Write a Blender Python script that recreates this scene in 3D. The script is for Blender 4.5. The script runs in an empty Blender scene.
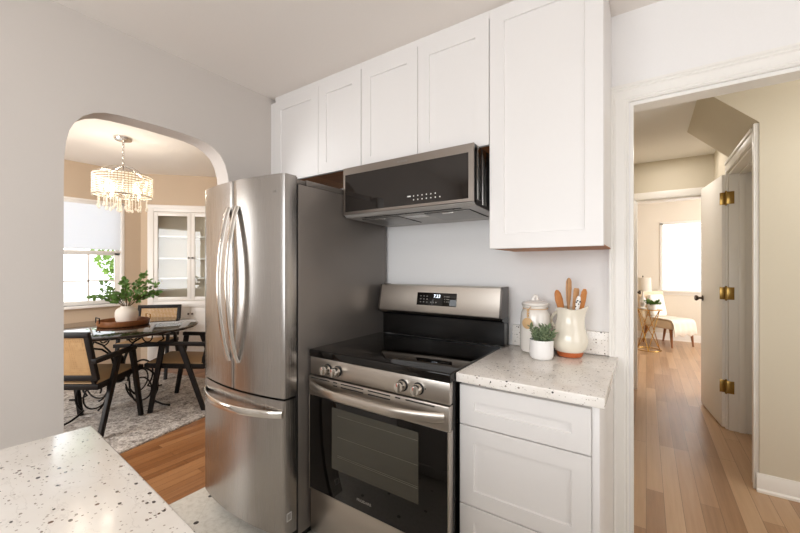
import bpy, bmesh, math, random
from mathutils import Vector, Matrix, noise
random.seed(7)
SC = bpy.context.scene
COL = SC.collection
PI = math.pi

# ------------------------------------------------------------------ camera, sky, lights, exposure
CAMZ = 1.305
cd = bpy.data.cameras.new('camera')
cam = bpy.data.objects.new('camera', cd); COL.objects.link(cam)
cd.sensor_fit = 'HORIZONTAL'; cd.sensor_width = 36.0
cd.lens = 36.0 * 365.0 / 800.0
cd.shift_y = 1.5 / 800.0
cd.clip_start = 0.02
cam.location = (0, 0, CAMZ)
cam.rotation_euler = (PI / 2, 0, math.radians(34.0))
SC.camera = cam

SC.view_settings.view_transform = 'Standard'
SC.view_settings.look = 'None'
SC.view_settings.gamma = 1.0
SC.view_settings.use_curve_mapping = False
SC.view_settings.exposure = 0.05
SC.cycles.max_bounces = 10
SC.cycles.diffuse_bounces = 6
SC.cycles.transparent_max_bounces = 16
SC.cycles.sample_clamp_indirect = 4.0
SC.cycles.caustics_reflective = False
SC.cycles.caustics_refractive = False

W = bpy.data.worlds.new('sky'); SC.world = W; W.use_nodes = True
bg = W.node_tree.nodes['Background']
bg.inputs[0].default_value = (0.93, 0.97, 1.0, 1); bg.inputs[1].default_value = 3.0


def area(name, loc, rot, sx, sy, watts, col=(1, 1, 1), shape='RECTANGLE', spread=None):
    l = bpy.data.lights.new(name, 'AREA'); l.shape = shape; l.size = sx; l.size_y = sy
    l.energy = watts; l.color = col
    if spread: l.spread = spread
    o = bpy.data.objects.new(name, l); COL.objects.link(o)
    o.location = loc; o.rotation_euler = rot
    return o


# daylight through the kitchen window (in the wall at the photographer's back)
area('kitchen_window_light', (-0.40, -1.57, 1.50), (PI / 2, 0, 0), 2.3, 1.2, 26, (0.97, 0.985, 1.0))
area('kitchen_ceiling_fill', (-0.7, -0.5, 2.40), (0, 0, 0), 0.5, 0.5, 3, (1.0, 0.98, 0.95), 'DISK')  # unseen overhead fill added to lift counters, floor and drawers
# added side fill in front of the solid right wall, no window there
area('kitchen_side_fill', (1.72, 0.1, 1.40), (PI / 2, 0, PI / 2), 1.6, 1.5, 15, (0.97, 0.985, 1.0))
# unseen fill light added at an opening in the dining room's front wall
area('dining_side_fill', (-3.9, -1.12, 1.5), (PI / 2, 0, 0), 1.6, 1.3, 62, (1.0, 0.975, 0.95))
# hall and bedroom fill lights added, plus daylight at the bedroom window
area('hall_side_fill', (2.27, 2.45, 1.35), (PI / 2, 0, PI / 2), 0.8, 1.6, 5, (1.0, 0.98, 0.95))  # added fill for hall ceiling and soffit, solid wall behind it
l = bpy.data.lights.new('hall_point_fill', 'POINT'); l.energy = 5; l.color = (1.0, 0.96, 0.9); l.shadow_soft_size = 0.12  # point light added out of view to brighten the hall ceiling
o = bpy.data.objects.new('hall_point_fill', l); COL.objects.link(o); o.location = (1.05, 2.45, 1.95)
area('hall_ceiling_fill', (0.20, 4.25, 2.41), (0, 0, 0), 0.4, 0.4, 3.5, (1.0, 0.94, 0.88), 'DISK')  # bodiless overhead fill added for the hall
area('bedroom_window_light', (0.65, 8.62, 1.5), (PI / 2, 0, PI), 1.1, 1.3, 38, (1.0, 0.97, 0.93))
area('bedroom_side_fill', (2.35, 6.6, 1.5), (PI / 2, 0, PI / 2), 1.6, 1.4, 55, (1.0, 0.96, 0.91))  # bedroom fill added at an unseen side opening


# ------------------------------------------------------------------ materials
def lin(c):
    def f(v):
        v /= 255.0
        return v / 12.92 if v <= 0.04045 else ((v + 0.055) / 1.055) ** 2.4
    return (f(c[0]), f(c[1]), f(c[2]), 1.0)


class NT:
    def __init__(s, name):
        s.m = bpy.data.materials.new(name); s.m.use_nodes = True
        s.t = s.m.node_tree; s.n = s.t.nodes; s.l = s.t.links
        s.p = s.n['Principled BSDF']; s.out = s.n['Material Output']
    def add(s, typ, **kw):
        n = s.n.new(typ)
        for k, v in kw.items(): setattr(n, k, v)
        return n
    def link(s, a, b): s.l.new(a, b)
    def math(s, op, a, b=None):
        n = s.add('ShaderNodeMath', operation=op)
        for i, v in enumerate((a, b)):
            if v is None: continue
            if isinstance(v, (int, float)): n.inputs[i].default_value = v
            else: s.link(v, n.inputs[i])
        return n.outputs[0]
    def mix(s, fac, a, b):
        n = s.add('ShaderNodeMix', data_type='RGBA')
        if isinstance(fac, (int, float)): n.inputs[0].default_value = fac
        else: s.link(fac, n.inputs[0])
        for i, v in ((6, a), (7, b)):
            if isinstance(v, tuple): n.inputs[i].default_value = v
            else: s.link(v, n.inputs[i])
        return n.outputs[2]
    def coord(s, scale=(1, 1, 1), rot=(0, 0, 0), loc=(0, 0, 0)):
        tc = s.add('ShaderNodeTexCoord'); mp = s.add('ShaderNodeMapping')
        mp.inputs['Scale'].default_value = scale; mp.inputs['Rotation'].default_value = rot
        mp.inputs['Location'].default_value = loc
        s.link(tc.outputs['Object'], mp.inputs[0]); return mp.outputs[0]
    def noise(s, vec, scale, detail=3, rough=0.5):
        n = s.add('ShaderNodeTexNoise'); n.inputs['Scale'].default_value = scale
        n.inputs['Detail'].default_value = detail; n.inputs['Roughness'].default_value = rough
        s.link(vec, n.inputs['Vector']); return n
    def ramp(s, fac, stops):
        n = s.add('ShaderNodeValToRGB'); e = n.color_ramp.elements
        e[0].position, e[0].color = stops[0]; e[1].position, e[1].color = stops[-1]
        for pos, c in stops[1:-1]:
            k = e.new(pos); k.color = c
        s.link(fac, n.inputs[0]); return n.outputs[0]
    def bump(s, h, strength, dist=0.002):
        b = s.add('ShaderNodeBump'); b.inputs['Strength'].default_value = strength
        b.inputs['Distance'].default_value = dist
        s.link(h, b.inputs['Height']); s.link(b.outputs[0], s.p.inputs['Normal'])


def plain(name, rgb, rough=0.5, metal=0.0, bump=0, bscale=60, var=0.03, coat=0, spec=None):
    t = NT(name); c = lin(rgb)
    v = t.coord()
    n = t.noise(v, bscale)
    d = tuple(max(0, x * (1 - var)) for x in c[:3]) + (1,)
    b = tuple(min(1, x * (1 + var)) for x in c[:3]) + (1,)
    t.link(t.mix(n.outputs[0], d, b), t.p.inputs['Base Color'])
    t.p.inputs['Roughness'].default_value = rough; t.p.inputs['Metallic'].default_value = metal
    if coat: t.p.inputs['Coat Weight'].default_value = coat
    if spec is not None: t.p.inputs['Specular IOR Level'].default_value = spec
    if bump: t.bump(n.outputs[0], bump)
    return t.m


def brushed(name, rgb, rough, axis, var=0.012, aniso=0.0):
    t = NT(name); sc = [900, 900, 900]; sc['xyz'.index(axis)] = 3.0
    n = t.noise(t.coord(tuple(sc)), 1.0, 2)
    r = t.add('ShaderNodeMapRange'); r.inputs[3].default_value = rough - var; r.inputs[4].default_value = rough + var
    t.link(n.outputs[0], r.inputs[0]); t.link(r.outputs[0], t.p.inputs['Roughness'])
    t.p.inputs['Base Color'].default_value = lin(rgb); t.p.inputs['Metallic'].default_value = 1.0
    t.p.inputs['Anisotropic'].default_value = aniso
    return t.m


def glass(name, tint=(1, 1, 1, 1), refl=1.0, rough=0.0):
    t = NT(name); t.n.remove(t.p)
    tr = t.add('ShaderNodeBsdfTransparent'); tr.inputs[0].default_value = tint
    gl = t.add('ShaderNodeBsdfGlossy'); gl.inputs['Roughness'].default_value = rough
    fr = t.add('ShaderNodeFresnel'); fr.inputs[0].default_value = 1.5
    mx = t.add('ShaderNodeMixShader')
    t.link(t.math('MULTIPLY', fr.outputs[0], refl), mx.inputs[0])
    t.link(tr.outputs[0], mx.inputs[1]); t.link(gl.outputs[0], mx.inputs[2])
    t.link(mx.outputs[0], t.out.inputs[0]); return t.m


def emissive(name, rgb, strength):
    t = NT(name); t.p.inputs['Base Color'].default_value = lin(rgb)
    t.p.inputs['Emission Color'].default_value = lin(rgb); t.p.inputs['Emission Strength'].default_value = strength
    return t.m


def translucent(name, rgb, rough=0.6, fac=0.5, stripes=0):
    t = NT(name); c = lin(rgb)
    t.p.inputs['Base Color'].default_value = c; t.p.inputs['Roughness'].default_value = rough
    tl = t.add('ShaderNodeBsdfTranslucent'); tl.inputs[0].default_value = c
    mx = t.add('ShaderNodeMixShader'); mx.inputs[0].default_value = fac
    n = t.noise(t.coord(), 40); t.bump(n.outputs[0], 0.05)
    t.link(t.p.outputs[0], mx.inputs[1]); t.link(tl.outputs[0], mx.inputs[2]); t.link(mx.outputs[0], t.out.inputs[0])
    return t.m


def wood(name, c1, c2, c3, plank_w, plank_l, rough=0.32, axis='y', gap=0.0009, rnd=1.0):
    t = NT(name)
    v = t.coord(rot=(0, 0, PI / 2) if axis == 'y' else (0, 0, 0))
    br = t.add('ShaderNodeTexBrick'); t.link(v, br.inputs['Vector'])
    br.offset = 0.37; br.offset_frequency = 3; br.squash = 1.0
    br.inputs['Color1'].default_value = (0, 0, 0, 1); br.inputs['Color2'].default_value = (1, 1, 1, 1)
    br.inputs['Mortar'].default_value = (0.5, 0.5, 0.5, 1)
    br.inputs['Scale'].default_value = 1.0; br.inputs['Mortar Size'].default_value = gap
    br.inputs['Mortar Smooth'].default_value = 0.3; br.inputs['Bias'].default_value = 0.0
    br.inputs['Brick Width'].default_value = plank_l; br.inputs['Row Height'].default_value = plank_w
    g = t.noise(t.coord((1.2, 28, 28) if axis == 'x' else (28, 1.2, 28)), 1.6, 5, 0.62)
    big = t.noise(t.coord((3, 0.5, 1)), 2.0, 2)
    bw = t.add('ShaderNodeRGBToBW'); t.link(br.outputs['Color'], bw.inputs[0])
    s = t.math('ADD', t.math('MULTIPLY', bw.outputs[0], 0.5 * rnd), t.math('MULTIPLY', g.outputs[0], 0.55))
    s = t.math('ADD', s, t.math('MULTIPLY', big.outputs[0], 0.15))
    col = t.ramp(s, [(0.22, lin(c1)), (0.55, lin(c2)), (0.95, lin(c3))])
    col = t.mix(br.outputs['Fac'], col, lin(tuple(x * 0.6 for x in c1)))
    t.link(col, t.p.inputs['Base Color'])
    t.p.inputs['Roughness'].default_value = rough
    t.bump(g.outputs[0], 0.08, 0.001)
    return t.m


def quartz(name):
    t = NT(name); v = t.coord()
    base = t.noise(v, 9, 4)
    col = t.ramp(base.outputs[0], [(0.3, lin((226, 220, 212))), (0.55, lin((235, 230, 224))), (0.8, lin((241, 238, 233)))])
    def specks(scale, thr, rgb, keep, loc, stretch=(1, 1, 1)):
        nonlocal col
        vv = t.coord(stretch, (0, 0, 0.5), loc)
        vo = t.add('ShaderNodeTexVoronoi'); vo.inputs['Scale'].default_value = scale
        nz = t.noise(vv, scale * 1.6, 2)
        mv = t.add('ShaderNodeMixRGB') if False else None
        t.link(vv, vo.inputs['Vector'])
        sep = t.add('ShaderNodeSeparateColor'); t.link(vo.outputs['Color'], sep.inputs[0])
        d = t.math('ADD', vo.outputs['Distance'], t.math('MULTIPLY', t.math('SUBTRACT', nz.outputs[0], 0.5), 0.22))
        inside = t.math('LESS_THAN', d, t.math('MULTIPLY', sep.outputs[1], thr))
        kept = t.math('LESS_THAN', sep.outputs[0], keep)
        col = t.mix(t.math('MULTIPLY', inside, kept), col, lin(rgb))
    specks(190, 0.42, (176, 166, 156), 0.25, (0.3, 0.1, 0))
    specks(100, 0.38, (150, 140, 130), 0.14, (1.3, 2.1, 0), (1, 1.6, 1))
    specks(95, 0.46, (66, 60, 60), 0.055, (5.3, 3.1, 0), (1, 1.4, 1))
    specks(58, 0.34, (70, 64, 64), 0.05, (2.3, 7.1, 0), (1, 1.5, 1))
    specks(120, 0.42, (100, 74, 60), 0.06, (8.3, 6.1, 0))
    # faint thin veins
    wv = t.noise(t.coord((2, 5, 3), (0, 0, 0.7)), 2.2, 5, 0.65)
    line = t.math('LESS_THAN', t.math('ABSOLUTE', t.math('SUBTRACT', wv.outputs[0], 0.5)), 0.006)
    col = t.mix(t.math('MULTIPLY', line, 0.15), col, lin((150, 140, 132)))
    t.link(col, t.p.inputs['Base Color'])
    t.p.inputs['Roughness'].default_value = 0.16
    return t.m


def dot_tile(name):
    t = NT(name); tc = t.add('ShaderNodeTexCoord'); sx = t.add('ShaderNodeSeparateXYZ')
    t.link(tc.outputs['Object'], sx.inputs[0])
    x = t.math('DIVIDE', t.math('ADD', sx.outputs[0], 2.067), 0.156)
    y = t.math('DIVIDE', t.math('SUBTRACT', sx.outputs[1], 1.126), 0.160)
    p = t.math('MULTIPLY', t.math('ADD', x, y), 0.5); q = t.math('MULTIPLY', t.math('SUBTRACT', x, y), 0.5)
    def fr(a): return t.math('SUBTRACT', t.math('FRACT', t.math('ADD', a, 0.5)), 0.5)
    fp, fq = fr(p), fr(q)
    dx = t.math('MULTIPLY', t.math('ADD', fp, fq), 0.156); dy = t.math('MULTIPLY', t.math('SUBTRACT', fp, fq), 0.160)
    r = t.math('SQRT', t.math('ADD', t.math('MULTIPLY', dx, dx), t.math('MULTIPLY', dy, dy)))
    dot = t.math('LESS_THAN', r, 0.0125)
    g = t.math('LESS_THAN', t.math('MINIMUM', t.math('ABSOLUTE', fp), t.math('ABSOLUTE', fq)), 0.008)
    n1 = t.noise(tc.outputs['Object'], 35, 5, 0.7)
    col = t.ramp(n1.outputs[0], [(0.3, lin((192, 186, 174))), (0.5, lin((211, 206, 196))), (0.75, lin((221, 217, 208)))])
    col = t.mix(t.math('MULTIPLY', g, 0.35), col, lin((178, 170, 156)))
    col = t.mix(dot, col, lin((30, 27, 26)))
    t.link(col, t.p.inputs['Base Color']); t.p.inputs['Roughness'].default_value = 0.3
    t.bump(n1.outputs[0], 0.05)
    return t.m


def cane(name):
    t = NT(name); tc = t.add('ShaderNodeTexCoord'); sx = t.add('ShaderNodeSeparateXYZ')
    t.link(tc.outputs['Object'], sx.inputs[0])
    def st(a): return t.math('LESS_THAN', t.math('FRACT', t.math('MULTIPLY', a, 62)), 0.5)
    hole = t.math('MULTIPLY', st(sx.outputs[0]), st(sx.outputs[2]))
    n = t.noise(tc.outputs['Object'], 30)
    t.link(t.mix(n.outputs[0], lin((172, 136, 92)), lin((204, 170, 124))), t.p.inputs['Base Color'])
    t.p.inputs['Roughness'].default_value = 0.6
    tr = t.add('ShaderNodeBsdfTransparent'); mx = t.add('ShaderNodeMixShader')
    t.link(hole, mx.inputs[0]); t.link(t.p.outputs[0], mx.inputs[1]); t.link(tr.outputs[0], mx.inputs[2])
    t.link(mx.outputs[0], t.out.inputs[0]); return t.m


def rug_mat():
    t = NT('rug_pile'); v = t.coord()
    a = t.noise(v, 42, 5, 0.8); b = t.noise(v, 9, 3, 0.6)
    s = t.math('ADD', t.math('MULTIPLY', a.outputs[0], 0.75), t.math('MULTIPLY', b.outputs[0], 0.3))
    t.link(t.ramp(s, [(0.40, lin((92, 86, 82))), (0.51, lin((172, 165, 158))), (0.62, lin((222, 217, 211)))]), t.p.inputs['Base Color'])
    t.p.inputs['Roughness'].default_value = 0.95
    t.bump(a.outputs[0], 0.6, 0.01); return t.m


def leafy(name, rgb1, rgb2, fac=0.25):
    t = NT(name); n = t.noise(t.coord(), 25)
    c = t.mix(n.outputs[0], lin(rgb1), lin(rgb2)); t.link(c, t.p.inputs['Base Color'])
    t.p.inputs['Roughness'].default_value = 0.5
    tl = t.add('ShaderNodeBsdfTranslucent'); t.link(c, tl.inputs[0])
    mx = t.add('ShaderNodeMixShader'); mx.inputs[0].default_value = fac
    t.link(t.p.outputs[0], mx.inputs[1]); t.link(tl.outputs[0], mx.inputs[2]); t.link(mx.outputs[0], t.out.inputs[0])
    return t.m


M = dict(
    wall=plain('kitchen_wall_paint', (204, 197, 191), 0.75, bump=0.06, bscale=180, var=0.015),
    splash=plain('back_wall_paint', (238, 236, 235), 0.7, bump=0.05, bscale=180, var=0.015),
    ceil=plain('ceiling_paint', (238, 231, 225), 0.85, bump=0.05, bscale=140, var=0.015),
    peach=plain('dining_wall_paint', (202, 182, 158), 0.8, bump=0.05, bscale=150, var=0.02),
    dceil=plain('dining_ceiling_paint', (240, 237, 232), 0.85, bump=0.05, bscale=150, var=0.015),
    cream=plain('hall_wall_paint', (208, 199, 180), 0.75, bump=0.05, bscale=150, var=0.015),
    bed=plain('bedroom_wall_paint', (230, 222, 209), 0.8, bump=0.05, bscale=150, var=0.015),
    trim=plain('trim_gloss_paint', (238, 235, 230), 0.35, var=0.01),
    cab=plain('cabinet_white_lacquer', (229, 226, 224), 0.38, var=0.008),
    door=plain('door_paint', (242, 239, 234), 0.45, var=0.01),
    quartz=quartz('speckled_quartz'),
    tile=dot_tile('dotted_floor_tile'),
    oak=wood('oak_strip_floor', (112, 70, 38), (148, 100, 60), (178, 130, 86), 0.062, 0.9, 0.33),
    oak2=wood('oak_wide_floor', (140, 105, 76), (174, 138, 106), (198, 166, 134), 0.083, 1.1, 0.3),
    under=wood('raw_wood', (150, 92, 50), (178, 116, 68), (196, 138, 88), 0.4, 2.0, 0.6, 'x'),
    steel=brushed('brushed_steel', (172, 168, 164), 0.27, 'z'),
    steelx=brushed('brushed_steel_flat', (192, 184, 175), 0.3, 'x'),
    steelm=brushed('dark_brushed_steel', (150, 142, 135), 0.3, 'x'),
    chrome=plain('bright_steel', (214, 210, 204), 0.18, 1.0, var=0.01),
    fside=plain('fridge_side_grey', (126, 119, 113), 0.38, 0.55, var=0.02, bscale=300, bump=0.03),
    mwside=plain('microwave_case', (92, 86, 82), 0.3, 0.8, var=0.02),
    blk=plain('black_enamel', (12, 10, 9), 0.2, var=0.02, spec=0.35),
    gap=plain('dark_rubber', (22, 20, 19), 0.7, var=0.05),
    bglass=plain('black_glass', (12, 9, 7), 0.04, var=0.02, spec=0.4),
    ovenwin=plain('oven_window_glass', (58, 55, 46), 0.05, var=0.03, bscale=6, spec=0.6),
    mwbase=plain('microwave_underside', (176, 171, 166), 0.4, 0.3, var=0.02),
    mwglass=plain('microwave_door_glass', (34, 29, 26), 0.06, var=0.02),
    rack=plain('oven_rack_wire', (96, 92, 78), 0.4, var=0.03),
    ring=plain('burner_print', (62, 58, 55), 0.2, var=0.03),
    print=plain('white_print', (222, 220, 216), 0.5, var=0.02),
    greyp=plain('grey_print', (150, 146, 140), 0.5, var=0.02),
    red=plain('red_mark', (196, 60, 40), 0.5, var=0.02),
    led=emissive('clock_digits', (235, 245, 255), 2.0),
    filt=plain('grease_filter_mesh', (150, 146, 142), 0.4, 0.8, var=0.35, bscale=420),
    ceram=plain('glazed_white_ceramic', (236, 231, 224), 0.12, var=0.02, bscale=8, coat=0.4),
    ceram2=plain('cream_glazed_ceramic', (235, 228, 212), 0.1, var=0.02, bscale=8, coat=0.5),
    matte=plain('matte_white_ceramic', (238, 236, 234), 0.5, var=0.02, bscale=30),
    terra=plain('terracotta', (186, 98, 52), 0.7, var=0.12, bscale=50),
    woodl=wood('light_utensil_wood', (176, 128, 82), (200, 152, 104), (216, 174, 128), 0.5, 3, 0.55),
    woodo=wood('orange_utensil_wood', (172, 104, 46), (198, 130, 66), (214, 150, 88), 0.5, 3, 0.5),
    tag=plain('pale_wood_disc', (214, 178, 132), 0.6, var=0.1),
    gold=plain('brass', (196, 156, 84), 0.25, 1.0, var=0.04),
    hinge=plain('aged_brass_hinge', (168, 136, 78), 0.3, 1.0, var=0.1),
    knobd=plain('dark_bronze', (74, 62, 50), 0.3, 0.9, var=0.05),
    soil=plain('potting_soil', (52, 40, 32), 0.95, bump=0.5, bscale=150, var=0.4),
    succ=plain('succulent_leaf', (120, 138, 104), 0.5, var=0.25, bscale=70),
    succ2=plain('succulent_leaf_tip', (176, 184, 152), 0.5, var=0.15, bscale=70),
    leaf=leafy('branch_leaf', (52, 92, 40), (118, 152, 74)),
    leaf2=leafy('outdoor_leaf', (90, 132, 52), (160, 190, 96), 0.5),
    stem=plain('woody_stem', (88, 74, 48), 0.8, var=0.1),
    bark=plain('tree_bark', (110, 94, 78), 0.9, bump=0.6, bscale=20, var=0.3),
    lawn=plain('washed_out_ground', (226, 224, 218), 0.9, bump=0.5, bscale=40, var=0.2),  # outdoor ground paled to stand for overexposed daylight
    vase=plain('stoneware_vase', (216, 208, 198), 0.7, var=0.04, bscale=30, bump=0.1),
    tray=wood('tray_wood', (98, 58, 30), (134, 84, 48), (164, 112, 70), 0.5, 3, 0.4, 'x'),
    iron=plain('wrought_iron', (24, 22, 21), 0.45, 0.6, var=0.1),
    ttop=plain('dark_glass_tabletop', (30, 23, 20), 0.05, var=0.05, spec=0.5),
    ebony=plain('ebonised_wood', (17, 13, 12), 0.5, var=0.2, spec=0.3, bscale=20),
    cane=cane('woven_cane'),
    seat=plain('woven_cane_seat', (170, 138, 100), 0.65, bump=0.3, bscale=120, var=0.12),
    rug=rug_mat(),
    blind=translucent('window_blind', (250, 252, 255), 0.6, 0.3),
    pane=glass('window_glass', (1, 1, 1, 1), 0.6),
    hpane=glass('cabinet_glass', (0.97, 0.98, 0.97, 1), 0.8),
    hback=plain('hutch_interior_paint', (222, 212, 198), 0.7, var=0.02),
    crystal=None,
    bulb=emissive('warm_bulb', (255, 232, 196), 8),
    fab=plain('linen_upholstery', (226, 208, 182), 0.9, bump=0.2, bscale=200, var=0.05),
    white=plain('white_fabric', (242, 239, 233), 0.9, bump=0.25, bscale=160, var=0.03),
    throw=plain('knit_throw', (232, 224, 212), 0.95, bump=0.7, bscale=120, var=0.1),
    legw=plain('turned_leg_wood', (146, 96, 60), 0.5, var=0.12),
    shade=translucent('lamp_shade_fabric', (246, 242, 234), 0.8, 0.4),
)
t = NT('crystal_bead'); t.p.inputs['Base Color'].default_value = lin((255, 252, 246)); t.p.inputs['Roughness'].default_value = 0.08
tl = t.add('ShaderNodeBsdfTranslucent'); tl.inputs[0].default_value = lin((255, 250, 240))
mx = t.add('ShaderNodeMixShader'); mx.inputs[0].default_value = 0.6
t.link(t.p.outputs[0], mx.inputs[1]); t.link(tl.outputs[0], mx.inputs[2]); t.link(mx.outputs[0], t.out.inputs[0])
M['crystal'] = t.m


# ------------------------------------------------------------------ mesh helpers
def BM(): return bmesh.new()


def box(bm, x0, x1, y0, y1, z0, z1, bev=0.0, seg=2, mat=None):
    r = bmesh.ops.create_cube(bm, size=1.0)
    vs = r['verts']
    for v in vs:
        v.co = Vector(((x0 + x1) / 2 + v.co.x * (x1 - x0), (y0 + y1) / 2 + v.co.y * (y1 - y0), (z0 + z1) / 2 + v.co.z * (z1 - z0)))
    if bev:
        es = list({e for v in vs for e in v.link_edges})
        rr = bmesh.ops.bevel(bm, geom=es, offset=bev, segments=seg, profile=0.5, affect='EDGES', clamp_overlap=True)
        vs = list({v for f in rr['faces'] for v in f.verts} | {v for v in vs if v.is_valid})
    if mat is not None:
        for v in vs: v.co = mat @ v.co
    return vs


def prism(bm, poly, axis, a, b):
    """poly: 2D points; axis 'x' -> (y,z), 'y' -> (x,z), 'z' -> (x,y)"""
    def P(p, h):
        return {'x': (h, p[0], p[1]), 'y': (p[0], h, p[1]), 'z': (p[0], p[1], h)}[axis]
    A = [bm.verts.new(P(p, a)) for p in poly]; B = [bm.verts.new(P(p, b)) for p in poly]
    n = len(poly)
    fs = [bm.faces.new(A), bm.faces.new(B[::-1])]
    for i in range(n):
        fs.append(bm.faces.new((A[i], B[i], B[(i + 1) % n], A[(i + 1) % n])))
    for f in fs: f.normal_update()
    big = [f for f in fs[:2] if n > 4]
    if big: bmesh.ops.triangulate(bm, faces=big)
    return A + B


def tube(bm, pts, r, n=8, flat=1.0, closed=False, up=None):
    pts = [Vector(p) for p in pts]; m = len(pts)
    rs = r if isinstance(r, (list, tuple)) else [r] * m
    tang = []
    for i in range(m):
        if closed: d = pts[(i + 1) % m] - pts[i - 1]
        else: d = pts[min(i + 1, m - 1)] - pts[max(i - 1, 0)]
        tang.append(d.normalized() if d.length > 1e-9 else Vector((0, 0, 1)))
    u = Vector(up) if up else (Vector((0, 0, 1)) if abs(tang[0].z) < 0.9 else Vector((1, 0, 0)))
    u = (u - tang[0] * u.dot(tang[0])).normalized()
    rings = []
    for i in range(m):
        t_ = tang[i]
        if up:
            u = Vector(up); u = u - t_ * u.dot(t_)
            u = u.normalized()
        else:
            u = (u - t_ * u.dot(t_)).normalized()
        w = t_.cross(u)
        rings.append([bm.verts.new(pts[i] + (u * math.cos(2 * PI * k / n) + w * math.sin(2 * PI * k / n) * flat) * rs[i]) for k in range(n)])
    for i in range(m if closed else m - 1):
        A, B = rings[i], rings[(i + 1) % m]
        for k in range(n):
            bm.faces.new((A[k], A[(k + 1) % n], B[(k + 1) % n], B[k]))
    if not closed:
        bm.faces.new(rings[0][::-1]); bm.faces.new(rings[-1])


def bar(bm, p, q, w, h, up=(0, 0, 1), bev=0.0, w2=None, h2=None):
    """tapered rectangular bar from p to q"""
    p, q = Vector(p), Vector(q); d = (q - p).normalized(); u = Vector(up)
    s = d.cross(u).normalized(); u = s.cross(d).normalized()
    w2 = w2 or w; h2 = h2 or h
    A = [bm.verts.new(p + s * sx * w / 2 + u * sy * h / 2) for sx, sy in ((-1, -1), (1, -1), (1, 1), (-1, 1))]
    B = [bm.verts.new(q + s * sx * w2 / 2 + u * sy * h2 / 2) for sx, sy in ((-1, -1), (1, -1), (1, 1), (-1, 1))]
    fs = [bm.faces.new(A[::-1]), bm.faces.new(B)]
    for i in range(4): fs.append(bm.faces.new((A[i], A[(i + 1) % 4], B[(i + 1) % 4], B[i])))
    if bev:
        bmesh.ops.bevel(bm, geom=list({e for f in fs for e in f.edges}), offset=bev, segments=2, profile=0.5, affect='EDGES', clamp_overlap=True)


def lathe(bm, prof, n=32, c=(0, 0, 0), sx=1.0, sy=1.0, deform=None):
    rings = []
    for r, z in prof:
        ring = []
        for k in range(n):
            a = 2 * PI * k / n
            rr = max(r, 1e-4)
            v = Vector((rr * math.cos(a) * sx, rr * math.sin(a) * sy, z))
            if deform: v = deform(v, a)
            ring.append(bm.verts.new(v + Vector(c)))
        rings.append(ring)
    for i in range(len(rings) - 1):
        A, B = rings[i], rings[i + 1]
        for k in range(n): bm.faces.new((A[k], A[(k + 1) % n], B[(k + 1) % n], B[k]))
    bm.faces.new(rings[0][::-1]); bm.faces.new(rings[-1])


def ball(bm, c, r, sx=1, sy=1, sz=1, mat=None, u=12, v=8):
    rr = bmesh.ops.create_uvsphere(bm, u_segments=u, v_segments=v, radius=1.0)
    for w in rr['verts']:
        co = Vector((w.co.x * r * sx, w.co.y * r * sy, w.co.z * r * sz))
        if mat is not None: co = mat @ co
        w.co = co + Vector(c)


def leaf(bm, base, d, side, L, Wd, fold=0.15):
    d = Vector(d).normalized(); s = Vector(side); s = (s - d * s.dot(d)).normalized(); n = d.cross(s)
    b = Vector(base)
    P = [(0, 0), (0.3, 0.42), (0.65, 0.42), (1, 0), (0.65, -0.42), (0.3, -0.42)]
    vs = []
    for a, w in P:
        vs.append(bm.verts.new(b + d * a * L + s * w * Wd + n * (abs(w) * fold * L - 0.2 * L * a * a)))
    mids = [bm.verts.new(b + d * 0.5 * L - n * 0.05 * L)]
    m = mids[0]
    for i in range(6): bm.faces.new((vs[i], vs[(i + 1) % 6], m))


def shaker(bm, x0, x1, z0, z1, yf, t=0.02, fw=0.058, rec=0.007):
    """panel-and-frame front facing -y; front plane at yf"""
    e = 0.0015
    def R(a, b, c, d, y): return [bm.verts.new((x, y, z)) for x, z in ((a, c), (b, c), (b, d), (a, d))]
    back = R(x0, x1, z0, z1, yf + t)
    side = R(x0, x1, z0, z1, yf + e)
    fr = R(x0 + e, x1 - e, z0 + e, z1 - e, yf)
    inn = R(x0 + fw, x1 - fw, z0 + fw, z1 - fw, yf)
    pan = R(x0 + fw + 0.002, x1 - fw - 0.002, z0 + fw + 0.002, z1 - fw - 0.002, yf + rec)
    for A, B in ((back, side), (side, fr), (fr, inn), (inn, pan)):
        for i in range(4): bm.faces.new((A[i], A[(i + 1) % 4], B[(i + 1) % 4], B[i]))
    bm.faces.new(pan); bm.faces.new(back[::-1])


def wmat(o):
    m = Matrix.LocRotScale(o.location, o.rotation_euler, None)
    return wmat(o.parent) @ m if o.parent else m


def part(name, bm, mat, parent=None, world=True, smooth=35, label=None, kind=None):
    """link a bmesh as ONE object; world=True: its coordinates are world coordinates"""
    if parent is not None and world: bm.transform(wmat(parent).inverted())
    bmesh.ops.recalc_face_normals(bm, faces=bm.faces)
    me = bpy.data.meshes.new(name); bm.to_mesh(me); bm.free()
    mats = mat if isinstance(mat, (list, tuple)) else [mat]
    for m_ in mats: me.materials.append(m_)
    if smooth:
        for p in me.polygons: p.use_smooth = True
        me.set_sharp_from_angle(angle=math.radians(smooth))
    o = bpy.data.objects.new(name, me); COL.objects.link(o)
    if parent is not None: o.parent = parent
    if label: o['label'] = label
    if kind: o['kind'] = kind
    return o


def thing(name, label, cat, loc, rz=0.0, group=None):
    o = bpy.data.objects.new(name, None); COL.objects.link(o); o.empty_display_size = 0.1
    o.location = loc; o.rotation_euler = (0, 0, rz)
    o['label'] = label; o['category'] = cat
    if group: o['group'] = group
    return o


def tag(o, label, cat, group=None):
    o['label'] = label; o['category'] = cat
    if group: o['group'] = group
    return o


def struct(name, bm, mat, parent=None, smooth=35):
    o = part(name, bm, mat, parent, True, smooth); o['kind'] = 'structure'; return o


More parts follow.
